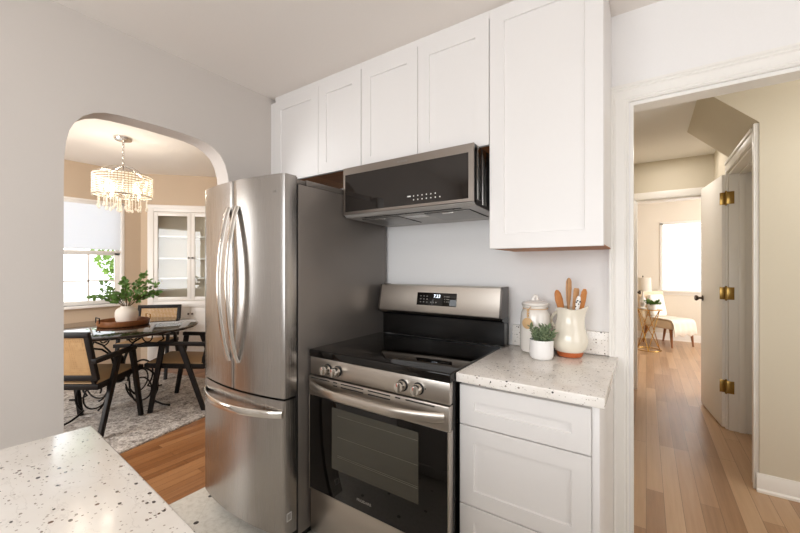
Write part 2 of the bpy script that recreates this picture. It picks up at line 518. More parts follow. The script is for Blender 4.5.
def dup(root, loc, rz, label=None, group=None):
    r = root.copy(); COL.objects.link(r); r.location = loc; r.rotation_euler = (0, 0, rz)
    if label: r['label'] = label
    if group: r['group'] = group
    for ch in list(root.children):
        c = ch.copy(); COL.objects.link(c); c.parent = r
        for g in list(ch.children):
            d = g.copy(); COL.objects.link(d); d.parent = c
    return r


def text(name, body, size, mat, parent, loc, rot, ext=0.0006, kind=None, cx='CENTER'):
    cu = bpy.data.curves.new(name, 'FONT'); cu.body = body; cu.size = size; cu.extrude = ext
    cu.align_x = cx; cu.align_y = 'CENTER'
    tmp = bpy.data.objects.new(name + '_tmp', cu); COL.objects.link(tmp)
    dg = bpy.context.evaluated_depsgraph_get()
    me = bpy.data.meshes.new_from_object(tmp.evaluated_get(dg))
    bpy.data.objects.remove(tmp)
    me.transform(Matrix.Translation(loc) @ rot.to_4x4())
    me.transform(wmat(parent).inverted())
    me.materials.clear(); me.materials.append(mat)
    o = bpy.data.objects.new(name, me); COL.objects.link(o); o.parent = parent
    return o


RX90 = Matrix.Rotation(PI / 2, 3, 'X')

# ------------------------------------------------------------------ structure: kitchen
XL, YB, ZC = -2.06, 1.88, 2.425
WT, WB = 0.12, 0.085
DX, DYMAX, DZ = -5.53, 2.95, 2.55           # dining room far wall, side wall, ceiling
bm = BM(); box(bm, XL - WT, 1.75, -1.62, YB + 0.0, -0.05, 0.0); struct('floor', bm, M['tile'])
bm = BM(); box(bm, DX - 0.1, XL - WT, -1.2, DYMAX, -0.05, 0.0); struct('floor_dining', bm, M['oak'])
bm = BM(); box(bm, -1.6, 2.4, YB, 8.5, -0.05, 0.0); struct('floor_hall', bm, M['oak2'])
bm = BM(); box(bm, XL, 1.75, -1.62, YB, ZC, ZC + 0.05); struct('ceiling', bm, M['ceil'])
bm = BM(); box(bm, DX - 0.1, XL - WT, -1.2, DYMAX, DZ, DZ + 0.05); struct('ceiling_dining', bm, M['dceil'])
bm = BM(); box(bm, -1.6, 2.4, YB + WB, 4.74, ZC, ZC + 0.05); struct('ceiling_hall', bm, M['dceil'])
bm = BM(); box(bm, -1.6, 2.4, 4.74, 8.5, 2.5, 2.55); struct('ceiling_bedroom', bm, M['dceil'])

# left wall with the rounded arch
arch = [(0.489, 0.0), (0.489, 1.70), (0.491, 1.79), (0.497, 1.86), (0.508, 1.91), (0.526, 1.95), (0.553, 1.986), (0.592, 2.014), (0.64, 2.030),
        (0.70, 2.038), (0.78, 2.041), (0.87, 2.042), (0.97, 2.040), (1.05, 2.036), (1.11, 2.026), (1.16, 2.006), (1.20, 1.974), (1.23, 1.925), (1.248, 1.86), (1.255, 1.78), (1.257, 1.70), (1.257, 0.0)]
arch = [(y * 0.983 + (0.008 if y < 0.6 else 0.0), 1.305 + (z - 1.305) * 0.983 if z > 0 else 0.0) for y, z in arch]
poly = [(-1.72, 0.0)] + arch + [(DYMAX, 0.0), (DYMAX, DZ), (-1.72, DZ)]
bm = BM(); prism(bm, poly, 'x', XL, XL - WT)
struct('wall_left', bm, M['wall'], smooth=25)

# back wall with the doorway to the hall
DXA, DXB, DTOP = -0.058, 0.79, 2.022
bm = BM(); prism(bm, [(XL, 0), (DXA, 0), (DXA, DTOP), (DXB, DTOP), (DXB, 0), (1.75, 0), (1.75, ZC), (XL, ZC)], 'y', YB, YB + WB)
struct('wall_back', bm, M['splash'], smooth=0)
# wall behind the camera with its window, and the right-hand wall
bm = BM()
for a in ((XL, -1.58, 0, ZC), (0.78, 1.75, 0, ZC), (-1.58, 0.78, 0, 0.88), (-1.58, 0.78, 2.12, ZC)):
    box(bm, a[0], a[1], -1.72, -1.62, a[2], a[3])
struct('wall_front', bm, M['wall'], smooth=0)
bm = BM()
for a in ((-1.72, YB, 0, ZC),):
    box(bm, 1.75, 1.85, a[0], a[1], a[2], a[3])
struct('wall_right', bm, M['wall'], smooth=0)


def casing(name, x0, x1, zt, yf, w=0.082, mat=None, sgn=-1, dz=0.0):
    """moulded door casing around an opening in a wall whose face is at y=yf (facing sgn)"""
    prof = [(0.004, 0), (0.004, 0.012), (0.010, 0.016), (0.016, 0.013), (0.022, 0.017), (0.052, 0.019), (0.058, 0.024), (0.064, 0.022), (0.070, 0.028), (0.078, 0.028), (w, 0.020), (w, 0)]
    bm = BM(); rings = []
    for (bx, sx, bz, sz) in ((x0, -1, 0.0, 0), (x0, -1, zt, 1), (x1, 1, zt, 1), (x1, 1, 0.0, 0)):
        rings.append([bm.verts.new((bx + sx * o, yf + sgn * d, bz + sz * o)) for o, d in prof])
    for A, B in zip(rings, rings[1:]):
        for k in range(len(prof) - 1): bm.faces.new((A[k], A[k + 1], B[k + 1], B[k]))
    bm.faces.new(rings[0]); bm.faces.new(rings[-1][::-1])
    return struct(name, bm, mat or M['trim'], smooth=20)


casing('trim_1', DXA, DXB, DTOP, YB, 0.076)
bm = BM()   # jamb lining
jt = 0.012
prism(bm, [(DXA, 0), (DXA + jt, 0), (DXA + jt, DTOP - jt), (DXB - jt, DTOP - jt), (DXB - jt, 0), (DXB, 0), (DXB, DTOP), (DXA, DTOP)], 'y', YB - 0.003, YB + WB + 0.003)
struct('trim_2', bm, M['trim'], smooth=0)
bm = BM(); box(bm, DXA + jt, DXB - jt, YB + 0.0, YB + WB, 0.0, 0.008, 0.003); struct('trim_threshold', bm, M['oak2'])

# hall: left wall, cream stair wall, sloped soffit, right wall with door opening, far wall
HX = 0.55
YF = 4.68
bm = BM(); box(bm, -0.27, -0.15, YB + WB, YF, 0, ZC); struct('wall_hall_left', bm, M['cream'], smooth=0)
bm = BM(); prism(bm, [(HX, 0), (2.3, 0), (2.3, ZC), (HX - 0.27, ZC), (HX, 2.16)], 'y', 2.95, 3.03); struct('wall_stair', bm, M['cream'], smooth=0)
bm = BM(); prism(bm, [(HX - 0.27, ZC), (HX, 2.16), (HX, ZC)], 'y', 3.03, 3.82); struct('ceiling_soffit', bm, M['cream'], smooth=0)
bm = BM(); box(bm, 2.3, 2.4, YB + WB, 3.03, 0, ZC); struct('wall_hall_right', bm, M['cream'], smooth=0)
OY0, OY1, OZ = 3.045, 3.93, 2.075
bm = BM(); prism(bm, [(3.03, 0), (OY0, 0), (OY0, OZ), (OY1, OZ), (OY1, 0), (YF, 0), (YF, ZC), (3.03, ZC)], 'x', HX, HX + 0.15)
struct('wall_hall_side', bm, M['cream'], smooth=0)
# casing of the side door (wall faces -x): legs and head with a stepped profile, plus jamb lining with stops
bm = BM()
for y0, y1 in ((OY0 - 0.085, OY0), (OY1, OY1 + 0.03)):
    box(bm, HX - 0.016, HX, y0, y1, 0, OZ + 0.085, 0.003)
box(bm, HX - 0.024, HX - 0.016, OY0 - 0.085, OY0 - 0.06, 0, OZ + 0.085, 0.003)
box(bm, HX - 0.016, HX, OY0, OY1, OZ, OZ + 0.085, 0.003)
box(bm, HX - 0.024, HX - 0.016, OY0, OY1, OZ + 0.06, OZ + 0.085, 0.003)
struct('trim_3', bm, M['trim'])
bm = BM()
box(bm, HX + 0.001, HX + 0.149, OY1 - 0.018, OY1, 0, OZ, 0.001)
box(bm, HX + 0.060, HX + 0.100, OY1 - 0.030, OY1 - 0.018, 0, OZ - 0.018, 0.002)
box(bm, HX + 0.001, HX + 0.149, OY0, OY0 + 0.018, 0, OZ, 0.001)
box(bm, HX + 0.001, HX + 0.149, OY0 + 0.018, OY1 - 0.018, OZ - 0.018, OZ, 0.001)
box(bm, HX + 0.060, HX + 0.100, OY0 + 0.018, OY1 - 0.018, OZ - 0.03, OZ - 0.018, 0.002)
struct('trim_4', bm, M['trim'])
bm = BM()
box(bm, HX + 0.155, HX + 0.22, 3.031, YF, 0, ZC)
struct('wall_closet', bm, M['cream'], smooth=0)
# far wall and doorway into the bedroom
FA, FB, FZ = -0.092, 0.50, 2.03
bm = BM(); prism(bm, [(-1.6, 0), (FA, 0), (FA, FZ), (FB, FZ), (FB, 0), (2.4, 0), (2.4, 2.5), (-1.6, 2.5)], 'y', YF, YF + 0.12)
struct('wall_hall_far', bm, M['cream'], smooth=0)
bm = BM(); box(bm, -0.148, FB, YF - 0.016, YF, FZ, FZ + 0.075, 0.004); box(bm, -0.148, FA, YF - 0.016, YF, 0, FZ, 0.004)
struct('trim_5', bm, M['trim'])
bm = BM(); box(bm, FA, FA + 0.012, YF - 0.002, YF + 0.122, 0, FZ, 0.001); box(bm, FA + 0.012, FB, YF - 0.002, YF + 0.122, FZ - 0.012, FZ, 0.001)
struct('trim_6', bm, M['trim'])


def baseboard(name, p, q, nrm, h=0.105, t=0.014):
    """skirting from p to q (2D), sticking out along nrm"""
    p, q, n = Vector(p), Vector(q), Vector(nrm).normalized()
    prof = [(0, 0), (t + 0.01, 0), (t + 0.01, 0.012), (t, 0.02), (t, h - 0.025), (t - 0.006, h - 0.012), (t - 0.008, h), (0, h)]
    bm = BM(); A = [bm.verts.new((p.x + n.x * d, p.y + n.y * d, z)) for d, z in prof]
    B = [bm.verts.new((q.x + n.x * d, q.y + n.y * d, z)) for d, z in prof]
    k = len(prof); bm.faces.new(A); bm.faces.new(B[::-1])
    for i in range(k): bm.faces.new((A[i], A[(i + 1) % k], B[(i + 1) % k], B[i]))
    return struct(name, bm, M['trim'], smooth=30)


baseboard('baseboard_stair', (HX - 0.014, 2.95), (2.3, 2.95), (0, -1))
baseboard('baseboard_bedroom', (-1.6, 8.2), (2.3, 8.2), (0, -1), 0.125)

# side door of the hall, open flat against the wall
hinge = Vector((HX - 0.004, OY1 + 0.012, 0))
ang = math.atan2(0.62, -0.075)
dr = bpy.data.objects.new('door_1', None); COL.objects.link(dr); dr['kind'] = 'structure'
dr.location = hinge; dr.rotation_euler = (0, 0, ang)
bm = BM(); box(bm, 0.0, 0.61, 0.0, 0.035, 0.012, OZ - 0.012, 0.002); struct('door_leaf', bm, M['door'], None)
o = bpy.data.objects['door_leaf']; o.parent = dr
bm = BM()
# rosette, neck and knob on the face that looks into the hall
prof = [(0.026, 0), (0.026, 0.006), (0.012, 0.010), (0.010, 0.030), (0.020, 0.036), (0.027, 0.048), (0.024, 0.060), (0.010, 0.064)]
lathe(bm, prof, 20)
bm.transform(Matrix.Translation((0.545, 0.035, 1.02)) @ Matrix.Rotation(-PI / 2, 4, 'X'))
o = part('door_handle', bm, M['knobd'], dr, world=False); o['kind'] = 'structure'
for i, z in enumerate((1.87, 1.10, 0.345)):
    bm = BM()
    tube(bm, [(HX - 0.014, OY1 - 0.004, z - 0.05), (HX - 0.014, OY1 - 0.004, z + 0.05)], 0.007, 10)
    ball(bm, (HX - 0.014, OY1 - 0.004, z + 0.053), 0.0075); ball(bm, (HX - 0.014, OY1 - 0.004, z - 0.053), 0.0075)
    box(bm, HX - 0.012, HX + 0.034, OY1 - 0.0215, OY1 - 0.018, z - 0.05, z + 0.05, 0.0008)
    box(bm, HX - 0.052, HX - 0.016, OY1 + 0.0065, OY1 + 0.010, z - 0.05, z + 0.05, 0.0008)
    for sx in (0.004, 0.026):
        for dz in (-0.035, 0.0, 0.035):
            bmesh.ops.create_uvsphere(bm, u_segments=8, v_segments=4, radius=0.003, matrix=Matrix.Translation((HX + sx, OY1 - 0.0215, z + dz)))
    struct('door_hinge', bm, M['hinge'], dr)

# bedroom shell
bm = BM()
BW0, BW1, BZ0, BZ1 = 0.225, 1.15, 0.90, 2.12
box(bm, -1.6, BW0, 8.2, 8.34, 0, 2.5); box(bm, BW1, 2.4, 8.2, 8.34, 0, 2.5); box(bm, BW0, BW1, 8.2, 8.34, 0, BZ0); box(bm, BW0, BW1, 8.2, 8.34, BZ1, 2.5)
struct('wall_bedroom_far', bm, M['bed'], smooth=0)
bm = BM(); box(bm, -1.7, -1.6, YF, 8.34, 0, 2.5); struct('wall_bedroom_left', bm, M['bed'], smooth=0)
bm = BM()
for a in ((YF, 5.75, 0, 2.5), (7.45, 8.34, 0, 2.5), (5.75, 7.45, 0, 0.8), (5.75, 7.45, 2.2, 2.5)):
    box(bm, 2.4, 2.5, a[0], a[1], a[2], a[3])
struct('wall_bedroom_right', bm, M['bed'], smooth=0)
bm = BM()
box(bm, BW0 - 0.02, BW0 + 0.03, 8.19, 8.30, BZ0, BZ1, 0.003); box(bm, BW1 - 0.03, BW1 + 0.02, 8.19, 8.30, BZ0, BZ1, 0.003)
box(bm, BW0 - 0.02, BW1 + 0.02, 8.19, 8.30, BZ1 - 0.03, BZ1 + 0.02, 0.003)
box(bm, BW0 - 0.05, BW1 + 0.05, 8.14, 8.30, BZ0 - 0.03, BZ0 + 0.01, 0.004); box(bm, BW0 - 0.03, BW1 + 0.03, 8.185, 8.20, BZ0 - 0.085, BZ0 - 0.03, 0.003)
w1 = struct('window_1', bm, M['trim'])
bm = BM(); box(bm, BW0 + 0.03, BW1 - 0.03, 8.28, 8.284, BZ0, BZ1 - 0.03); struct('window_pane', bm, M['pane'], w1)
bm = BM()
pts = []; n = 60
for k in range(n):   # pleated shade
    z = BZ0 + 0.02 + (BZ1 - 0.06 - BZ0) * k / (n - 1); pts.append((8.235 + (0.006 if k % 2 else -0.006), z))
prism(bm, pts + [(p[0] + 0.002, p[1]) for p in reversed(pts)], 'x', BW0 + 0.035, BW1 - 0.035)
tag(part('window_blind', bm, M['blind'], smooth=0), 'white pleated blind filling the bedroom window above the accent chair', 'blind')

# bedroom door leaf, open along the wall
d2 = bpy.data.objects.new('door_2', None); COL.objects.link(d2); d2['kind'] = 'structure'; d2.location = (FA - 0.012, YF + 0.13, 0); d2.rotation_euler = (0, 0, math.radians(91))
bm = BM(); box(bm, 0.0, 0.72, 0.0, 0.035, 0.012, FZ - 0.02, 0.002); o = part('door_leaf', bm, M['door'], d2, world=False); o['kind'] = 'structure'
bm = BM(); lathe(bm, prof, 20); bm.transform(Matrix.Translation((0.66, 0.0, 1.0)) @ Matrix.Rotation(PI / 2, 4, 'X'))
o = part('door_handle', bm, M['knobd'], d2, world=False); o['kind'] = 'structure'

# dining room shell
WY0, WY1, WZ0, WZ1 = 1.19, 1.885, 0.86, 2.12
bm = BM()
for a in ((-1.2, WY0, 0, DZ), (WY1, DYMAX, 0, DZ), (WY0, WY1, 0, WZ0), (WY0, WY1, WZ1, DZ)):
    box(bm, DX - 0.14, DX, a[0], a[1], a[2], a[3])
struct('wall_dining_far', bm, M['peach'], smooth=0)
bm = BM(); box(bm, DX, XL - WT, DYMAX, DYMAX + 0.1, 0, DZ); struct('wall_dining_side', bm, M['peach'], smooth=0)
bm = BM()
for a in ((DX, -4.8, 0, DZ), (-3.0, XL - WT, 0, DZ), (-4.8, -3.0, 0, 0.8), (-4.8, -3.0, 2.2, DZ)):
    box(bm, a[0], a[1], -1.3, -1.2, a[2], a[3])
struct('wall_dining_front', bm, M['peach'], smooth=0)
# window: frame, lower sash with muntins, sill
bm = BM()
fx0, fx1 = DX - 0.09, DX + 0.005
box(bm, fx0, fx1, WY0 - 0.014, WY0 + 0.02, WZ0, WZ1, 0.003); box(bm, fx0, fx1, WY1 - 0.02, WY1 + 0.014, WZ0, WZ1, 0.003)
box(bm, fx0, fx1, WY0 - 0.02, WY1 + 0.014, WZ1 - 0.02, WZ1 + 0.008, 0.003)
box(bm, DX - 0.09, DX + 0.06, WY0 - 0.03, WY1 + 0.03, WZ0 - 0.03, WZ0, 0.004)
w2 = struct('window_2', bm, M['trim'])
bm = BM(); sx0, sx1 = DX - 0.075, DX - 0.045
ZM = 1.50
for za, zb in ((WZ0, ZM),):
    box(bm, sx0, sx1, WY0 + 0.02, WY0 + 0.065, za, zb, 0.002); box(bm, sx0, sx1, WY1 - 0.075, WY1 - 0.02, za, zb, 0.002)
    box(bm, sx0, sx1, WY0 + 0.02, WY1 - 0.02, za, za + 0.05, 0.002); box(bm, sx0, sx1, WY0 + 0.02, WY1 - 0.02, zb - 0.035, zb, 0.002)
box(bm, sx0 + 0.006, sx1 - 0.004, 1.541, 1.559, WZ0, ZM, 0.001); box(bm, sx0 + 0.006, sx1 - 0.004, WY0 + 0.02, WY1 - 0.02, 1.14, 1.158, 0.001)
for y0, y1 in ((WY0 + 0.02, WY0 + 0.06), (WY1 - 0.06, WY1 - 0.02)):
    box(bm, DX - 0.088, DX - 0.076, y0, y1, ZM, WZ1 - 0.02, 0.002)
struct('window_sash', bm, M['trim'], w2)
bm = BM(); box(bm, DX - 0.062, DX - 0.059, WY0 + 0.05, WY1 - 0.05, WZ0 + 0.03, ZM - 0.02); box(bm, DX - 0.084, DX - 0.081, WY0 + 0.05, WY1 - 0.05, ZM, WZ1 - 0.02)
struct('window_pane', bm, M['pane'], w2)
bl = thing('window_blind', 'white slatted blind half lowered over the dining room window', 'blind', (DX - 0.02, 1.54, 1.49))
bm = BM()
z = WZ1 - 0.05
while z > 1.53:
    box(bm, DX - 0.034, DX - 0.010, WY0 + 0.024, WY1 - 0.024, -0.0006, 0.0006, mat=Matrix.Translation((DX - 0.022, 0, z)) @ Matrix.Rotation(math.radians(-52), 4, 'Y') @ Matrix.Translation((-(DX - 0.022), 0, 0)))
    z -= 0.0195
part('slats', bm, M['blind'], bl, smooth=0)
bm = BM(); box(bm, DX - 0.035, DX - 0.008, WY0 + 0.022, WY1 - 0.022, 1.492, 1.516, 0.003); part('bottom_rail', bm, M['trim'], bl)
bm = BM(); box(bm, DX - 0.04, DX - 0.004, WY0 + 0.021, WY1 - 0.021, WZ1 - 0.05, WZ1 - 0.021, 0.003); part('head_rail', bm, M['trim'], bl)

# outside the dining window
bm = BM(); box(bm, -30, DX - 0.15, -16, 22, -0.35, -0.3); o = part('ground_outside', bm, M['lawn']); o['kind'] = 'structure'
tr = thing('garden_tree', 'leafy green tree outdoors beyond the dining room window', 'tree', (-12.6, 4.35, -0.3))
bm = BM(); tube(bm, [(-12.6, 4.35, -0.3), (-12.55, 4.4, 0.9), (-12.65, 4.3, 2.2), (-12.5, 4.5, 3.2)], [0.14, 0.11, 0.08, 0.03], 10)
for k in range(7):
    a = k * 0.9; z0 = 1.2 + 0.25 * k
    tube(bm, [(-12.6, 4.35, z0), (-12.6 + 0.5 * math.cos(a), 4.35 + 0.5 * math.sin(a), z0 + 0.3), (-12.6 + 0.9 * math.cos(a), 4.35 + 0.9 * math.sin(a), z0 + 0.5)], [0.04, 0.025, 0.01], 6)
part('trunk', bm, M['bark'], tr)
bm = BM()
for k in range(1800):
    a = random.uniform(0, 2 * PI); r = 1.15 * math.sqrt(random.random()); z = random.uniform(0.9, 3.6)
    r *= max(0.25, 1 - abs(z - 2.2) / 1.7)
    leaf(bm, (-12.6 + r * math.cos(a), 4.35 + r * math.sin(a), z), (random.uniform(-1, 1), random.uniform(-1, 1), random.uniform(-0.6, 0.4)), (random.uniform(-1, 1), random.uniform(-1, 1), 0.3), 0.13, 0.1)
part('foliage', bm, M['leaf2'], tr, smooth=0)

# corner wall around the built-in hutch
HUT = Vector((DX, 2.08, 0)); HR = PI / 4
HM = Matrix.Translation(HUT) @ Matrix.Rotation(HR, 4, 'Z')
HS0, HS1, HZT = 0.086, 1.14, 2.13
bm = BM()
box(bm, 0.0, HS0, 0.0, 0.05, 0, DZ); box(bm, HS1, 1.232, 0.0, 0.05, 0, DZ); box(bm, HS0, HS1, 0.0, 0.05, HZT, DZ)
bm.transform(HM); struct('wall_corner', bm, M['peach'], smooth=0)

# ------------------------------------------------------------------ wall cabinets
YD = 1.52


def wall_cab(label, x0, x1, z0, z1, doors, filler=None, soffit=True):
    r = thing('wall_cabinet', label, 'cabinet', ((x0 + x1) / 2, YB, z0), 0, 'white wall cabinets of the kitchen')
    bm = BM(); box(bm, x0, x1, YD + 0.0215, YB - 0.001, z0 + 0.006, z1 - 0.002, 0.001); part('carcass', bm, M['cab'], r)
    for a, b in doors:
        bm = BM(); shaker(bm, a, b, z0, z1 - 0.004, YD, fw=0.062); part('door', bm, M['cab'], r)
    bm = BM(); box(bm, x0 + 0.002, x1 - 0.002, YD + 0.024, YB - 0.002, z0 + 0.001, z0 + 0.006); part('underside', bm, M['under'], r, label='bare wood underside')
    bm = BM(); box(bm, x0, x1, YD + 0.012, YD + 0.03, z1 - 0.002, ZC - 0.001); part('top_filler', bm, M['cab'], r)
    if filler:
        bm = BM(); box(bm, filler[0], filler[1], YD + 0.006, YD + 0.03, z0, z1); part('side_filler', bm, M['cab'], r)
    return r


wall_cab('white two-door wall cabinet above the fridge, in the corner by the arch wall', -2.02, -1.2805, 1.857, 2.388, ((-2.018, -1.612), (-1.609, -1.282)), (XL + 0.001, -2.02))
wall_cab('white two-door wall cabinet directly above the microwave', -1.2795, -0.562, 1.838, 2.388, ((-1.278, -0.9235), (-0.9205, -0.5635)))
wall_cab('tall white single-door wall cabinet above the speckled counter, beside the doorway', -0.561, -0.128, 1.387, 2.415, ((-0.560, -0.129),))

# ------------------------------------------------------------------ base cabinet and worktop by the doorway
r = thing('drawer_cabinet', 'white base cabinet with three flat-panel drawers between range and doorway', 'cabinet', (-0.36, 1.55, 0))
bm = BM(); box(bm, -0.5865, -0.130, 1.296, YB - 0.001, 0.10, 0.8795, 0.001); box(bm, -0.5865, -0.130, 1.36, YB - 0.001, 0.0, 0.10); part('carcass', bm, M['cab'], r)
for z0, z1 in ((0.719, 0.866), (0.421, 0.7145), (0.112, 0.4165)):
    bm = BM(); shaker(bm, -0.586, -0.1425, z0, z1, 1.273, fw=0.056); part('drawer', bm, M['cab'], r)
bm = BM(); box(bm, -0.1415, -0.120, 1.290, YB - 0.024, 0.0, 0.8795, 0.001); part('end_panel', bm, M['cab'], r)
bm = BM(); box(bm, -0.590, -0.102, 1.247, 1.8578, 0.881, 0.915, 0.004, 3)
tag(part('countertop', bm, M['quartz']), 'speckled pale quartz countertop beside the range, holding the jar and pitcher', 'countertop')
bm = BM(); box(bm, -0.565, -0.127, 1.858, YB - 0.001, 0.9155, 1.018, 0.002)
tag(part('backsplash', bm, M['quartz']), 'low speckled quartz upstand on the wall behind the jar and pitcher', 'backsplash')

# peninsula worktop at the camera's side (local frame: origin at its free far corner)
PC, PR = (-1.141, 0.324), math.radians(-4.3)
r = thing('base_cabinet', 'white base cabinet under the large speckled worktop nearest the viewer', 'cabinet', (PC[0], PC[1], 0), PR)
bm = BM(); box(bm, 0.03, 2.0, -0.53, -0.05, 0.10, 0.874); box(bm, 0.06, 2.0, -0.53, -0.12, 0, 0.10); part('carcass', bm, M['cab'], r, world=False)
for k in range(4):
    a = 0.032 + k * 0.49
    bm = BM(); shaker(bm, -(a + 0.485), -a, 0.12, 0.868, 0.028); bm.transform(Matrix.Rotation(PI, 4, 'Z')); part('door', bm, M['cab'], r, world=False)
bm = BM(); box(bm, 0, 2.02, -0.54, 0, 0.876, 0.915, 0.004, 3)
o = part('countertop', bm, M['quartz']); o.location = (PC[0], PC[1], 0); o.rotation_euler = (0, 0, PR)
tag(o, 'large empty speckled quartz worktop with a square corner, facing the fridge', 'countertop')

# ------------------------------------------------------------------ refrigerator
FX0, FX1 = -2.03, -1.352
FC, FH = (FX0 + FX1) / 2, (FX1 - FX0) / 2
fr = thing('refrigerator', 'stainless french-door refrigerator with bottom freezer drawer beside the arch', 'refrigerator', (FC, 1.45, 0))
bm = BM(); box(bm, FX0, FX1, 1.153, 1.845, 0.05, 1.700, 0.005); part('cabinet_body', bm, M['fside'], fr, label='painted grey side')
bm = BM(); box(bm, FX0 + 0.01, FX1 - 0.004, 1.139, 1.153, 0.06, 1.695); part('door_gasket', bm, M['gap'], fr)
bm = BM(); box(bm, FX0 + 0.02, FX1 - 0.02, 1.165, 1.80, 0.012, 0.05); 
for x in (FX0 + 0.06, FX1 - 0.06):
    for y in (1.19, 1.78): lathe(bm, [(0.02, 0.0), (0.02, 0.013)], 12, (x, y, 0))
part('foot_grille', bm, M['blk'], fr)


def fy(x): return 1.034 + 0.040 * ((x - FC) / FH) ** 2


def fridge_panel(x0, x1, z0, z1, yb=1.141):
    bm = BM(); n = 14; e = 0.006
    pts = [(x0, yb), (x0, fy(x0) + e), (x0 + 0.0018, fy(x0) + 0.0018)]
    for k in range(n + 1):
        x = x0 + e + (x1 - x0 - 2 * e) * k / n; pts.append((x, fy(x)))
    pts += [(x1 - 0.0018, fy(x1) + 0.0018), (x1, fy(x1) + e), (x1, yb)]
    prism(bm, pts, 'z', z0, z1)
    return bm


def handle(bm, pts, r, flat, up):
    tube(bm, pts, r, 12, flat, up=up)


dL = part('door', fridge_panel(FX0, FC - 0.003, 0.712, 1.735), M['steel'], fr, smooth=25)
dR = part('door', fridge_panel(FC + 0.003, FX1, 0.712, 1.735), M['steel'], fr, smooth=25)
dF = part('freezer_drawer', fridge_panel(FX0, FX1, 0.085, 0.702), M['steel'], fr, smooth=25)
for d, x in ((dL, FC - 0.036), (dR, FC + 0.036)):
    bm = BM(); pts = []; za, zb = 0.845, 1.605
    for k in range(25):
        u = k / 24; b = math.sin(PI * u) ** 0.75
        pts.append((x, fy(x) - 0.002 - 0.054 * b, za + (zb - za) * u))
    handle(bm, pts, 0.0085, 1.95, (0, 1, 0))
    part('handle', bm, M['chrome'], d)
bm = BM(); pts = []
for k in range(25):
    u = k / 24; b = math.sin(PI * u) ** 0.75; x = FX0 + 0.012 + (FX1 - FX0 - 0.024) * u
    pts.append((x, fy(x) - 0.002 - 0.052 * b, 0.640))
handle(bm, pts, 0.008, 2.2, (0, 1, 0)); part('handle', bm, M['chrome'], dF)
for x0, x1 in ((FX0 + 0.004, FX0 + 0.07), (FX1 - 0.07, FX1 - 0.004)):
    bm = BM(); box(bm, x0, x1, 1.145, 1.20, 1.7005, 1.722, 0.004); tube(bm, [((x0 + x1) / 2, 1.165, 1.72), ((x0 + x1) / 2, 1.165, 1.738)], 0.010, 12)
    part('hinge_cover', bm, M['fside'], fr)
bm = BM(); box(bm, FX1 - 0.05, FX1 - 0.003, 1.205, 1.47, 1.7005, 1.728, 0.004); part('top_rail', bm, M['fside'], fr)
# small maker's mark on the right door and white-framed sticker on the freezer's side
lx, lz = -1.412, 1.655
bm = BM(); tube(bm, [(lx - 0.016 + 0.008 * math.cos(a), fy(lx) - 0.0004, lz + 0.008 * math.sin(a)) for a in [2 * PI * k / 20 for k in range(20)]], 0.0010, 6, closed=True)
tube(bm, [(lx - 0.016, fy(lx) - 0.0004, lz + 0.004), (lx - 0.016, fy(lx) - 0.0004, lz - 0.003), (lx - 0.010, fy(lx) - 0.0004, lz - 0.003)], 0.0009, 6)
part('logo', bm, M['greyp'], dR, label='small round emblem')
text('lettering', 'LG', 0.014, M['greyp'], dR, Vector((lx + 0.006, fy(lx + 0.006) - 0.001, lz)), RX90)
bm = BM(); box(bm, FX1, FX1 + 0.0008, 1.085, 1.112, 0.150, 0.188); part('sticker', bm, M['print'], dF)
bm = BM(); box(bm, FX1 + 0.0008, FX1 + 0.0012, 1.0885, 1.1085, 0.1545, 0.1835); part('sticker_face', bm, M['greyp'], dF)

# ------------------------------------------------------------------ range
RX0, RX1 = -1.336, -0.597
RF = 1.212
rg = thing('range', 'freestanding stainless electric range with black glass cooktop beside the fridge', 'range', ((RX0 + RX1) / 2, 1.5, 0))
bm = BM(); box(bm, RX0 + 0.002, RX1 - 0.002, RF + 0.029, 1.838, 0.045, 0.881, 0.002)
for x in (RX0 + 0.05, RX1 - 0.05):
    for y in (1.26, 1.79): lathe(bm, [(0.018, 0.0), (0.018, 0.046)], 12, (x, y, 0))
part('oven_body', bm, M['blk'], rg)
bm = BM(); box(bm, RX0, RX1, RF, RF + 0.028, 0.050, 0.249, 0.004); part('storage_drawer', bm, M['steelx'], rg)
# oven door: glass front, steel rim strips, window, steel top with slots
od_ = BM(); box(od_, RX0, RX1, RF - 0.008, RF + 0.027, 0.259, 0.702, 0.003); od = part('oven_door', od_, M['bglass'], rg)
bm = BM(); box(bm, RX0 + 0.150, RX1 - 0.130, RF - 0.0088, RF - 0.0078, 0.395, 0.672); part('oven_window', bm, M['ovenwin'], od)
for z in (0.455, 0.462, 0.545, 0.640):
    bm = BM(); box(bm, RX0 + 0.185, RX1 - 0.133, RF - 0.0091, RF - 0.0087, z - 0.0012, z + 0.0012); part('oven_rack', bm, M['rack'], od)
bm = BM(); box(bm, RX0, RX1, RF - 0.008, RF + 0.027, 0.7025, 0.795, 0.003); part('top_rail', bm, M['steelx'], od)
bm = BM()
for a, b in ((0.012, 0.135), (0.158, 0.183), (0.205, 0.335), (0.36, 0.475), (0.50, 0.525), (0.55, 0.68)):
    for z in (0.786, 0.771):
        if z < 0.78 and (a < 0.1 or a > 0.49): continue
        box(bm, RX0 + a, RX0 + b, RF - 0.0086, RF - 0.0076, z - 0.0025, z + 0.0025)
part('vent_slot', bm, M['gap'], od)
bm = BM()
for z0, z1 in ((0.259, 0.702),): box(bm, RX1 - 0.005, RX1 + 0.0008, RF - 0.0088, RF + 0.0265, z0, z1, 0.001); box(bm, RX0 - 0.0008, RX0 + 0.004, RF - 0.0088, RF + 0.0265, z0, z1, 0.001)
box(bm, RX0, RX1, RF - 0.0088, RF + 0.0265, 0.2535, 0.2605, 0.001)
part('door_edge_trim', bm, M['steelx'], od)
bm = BM(); pts = []
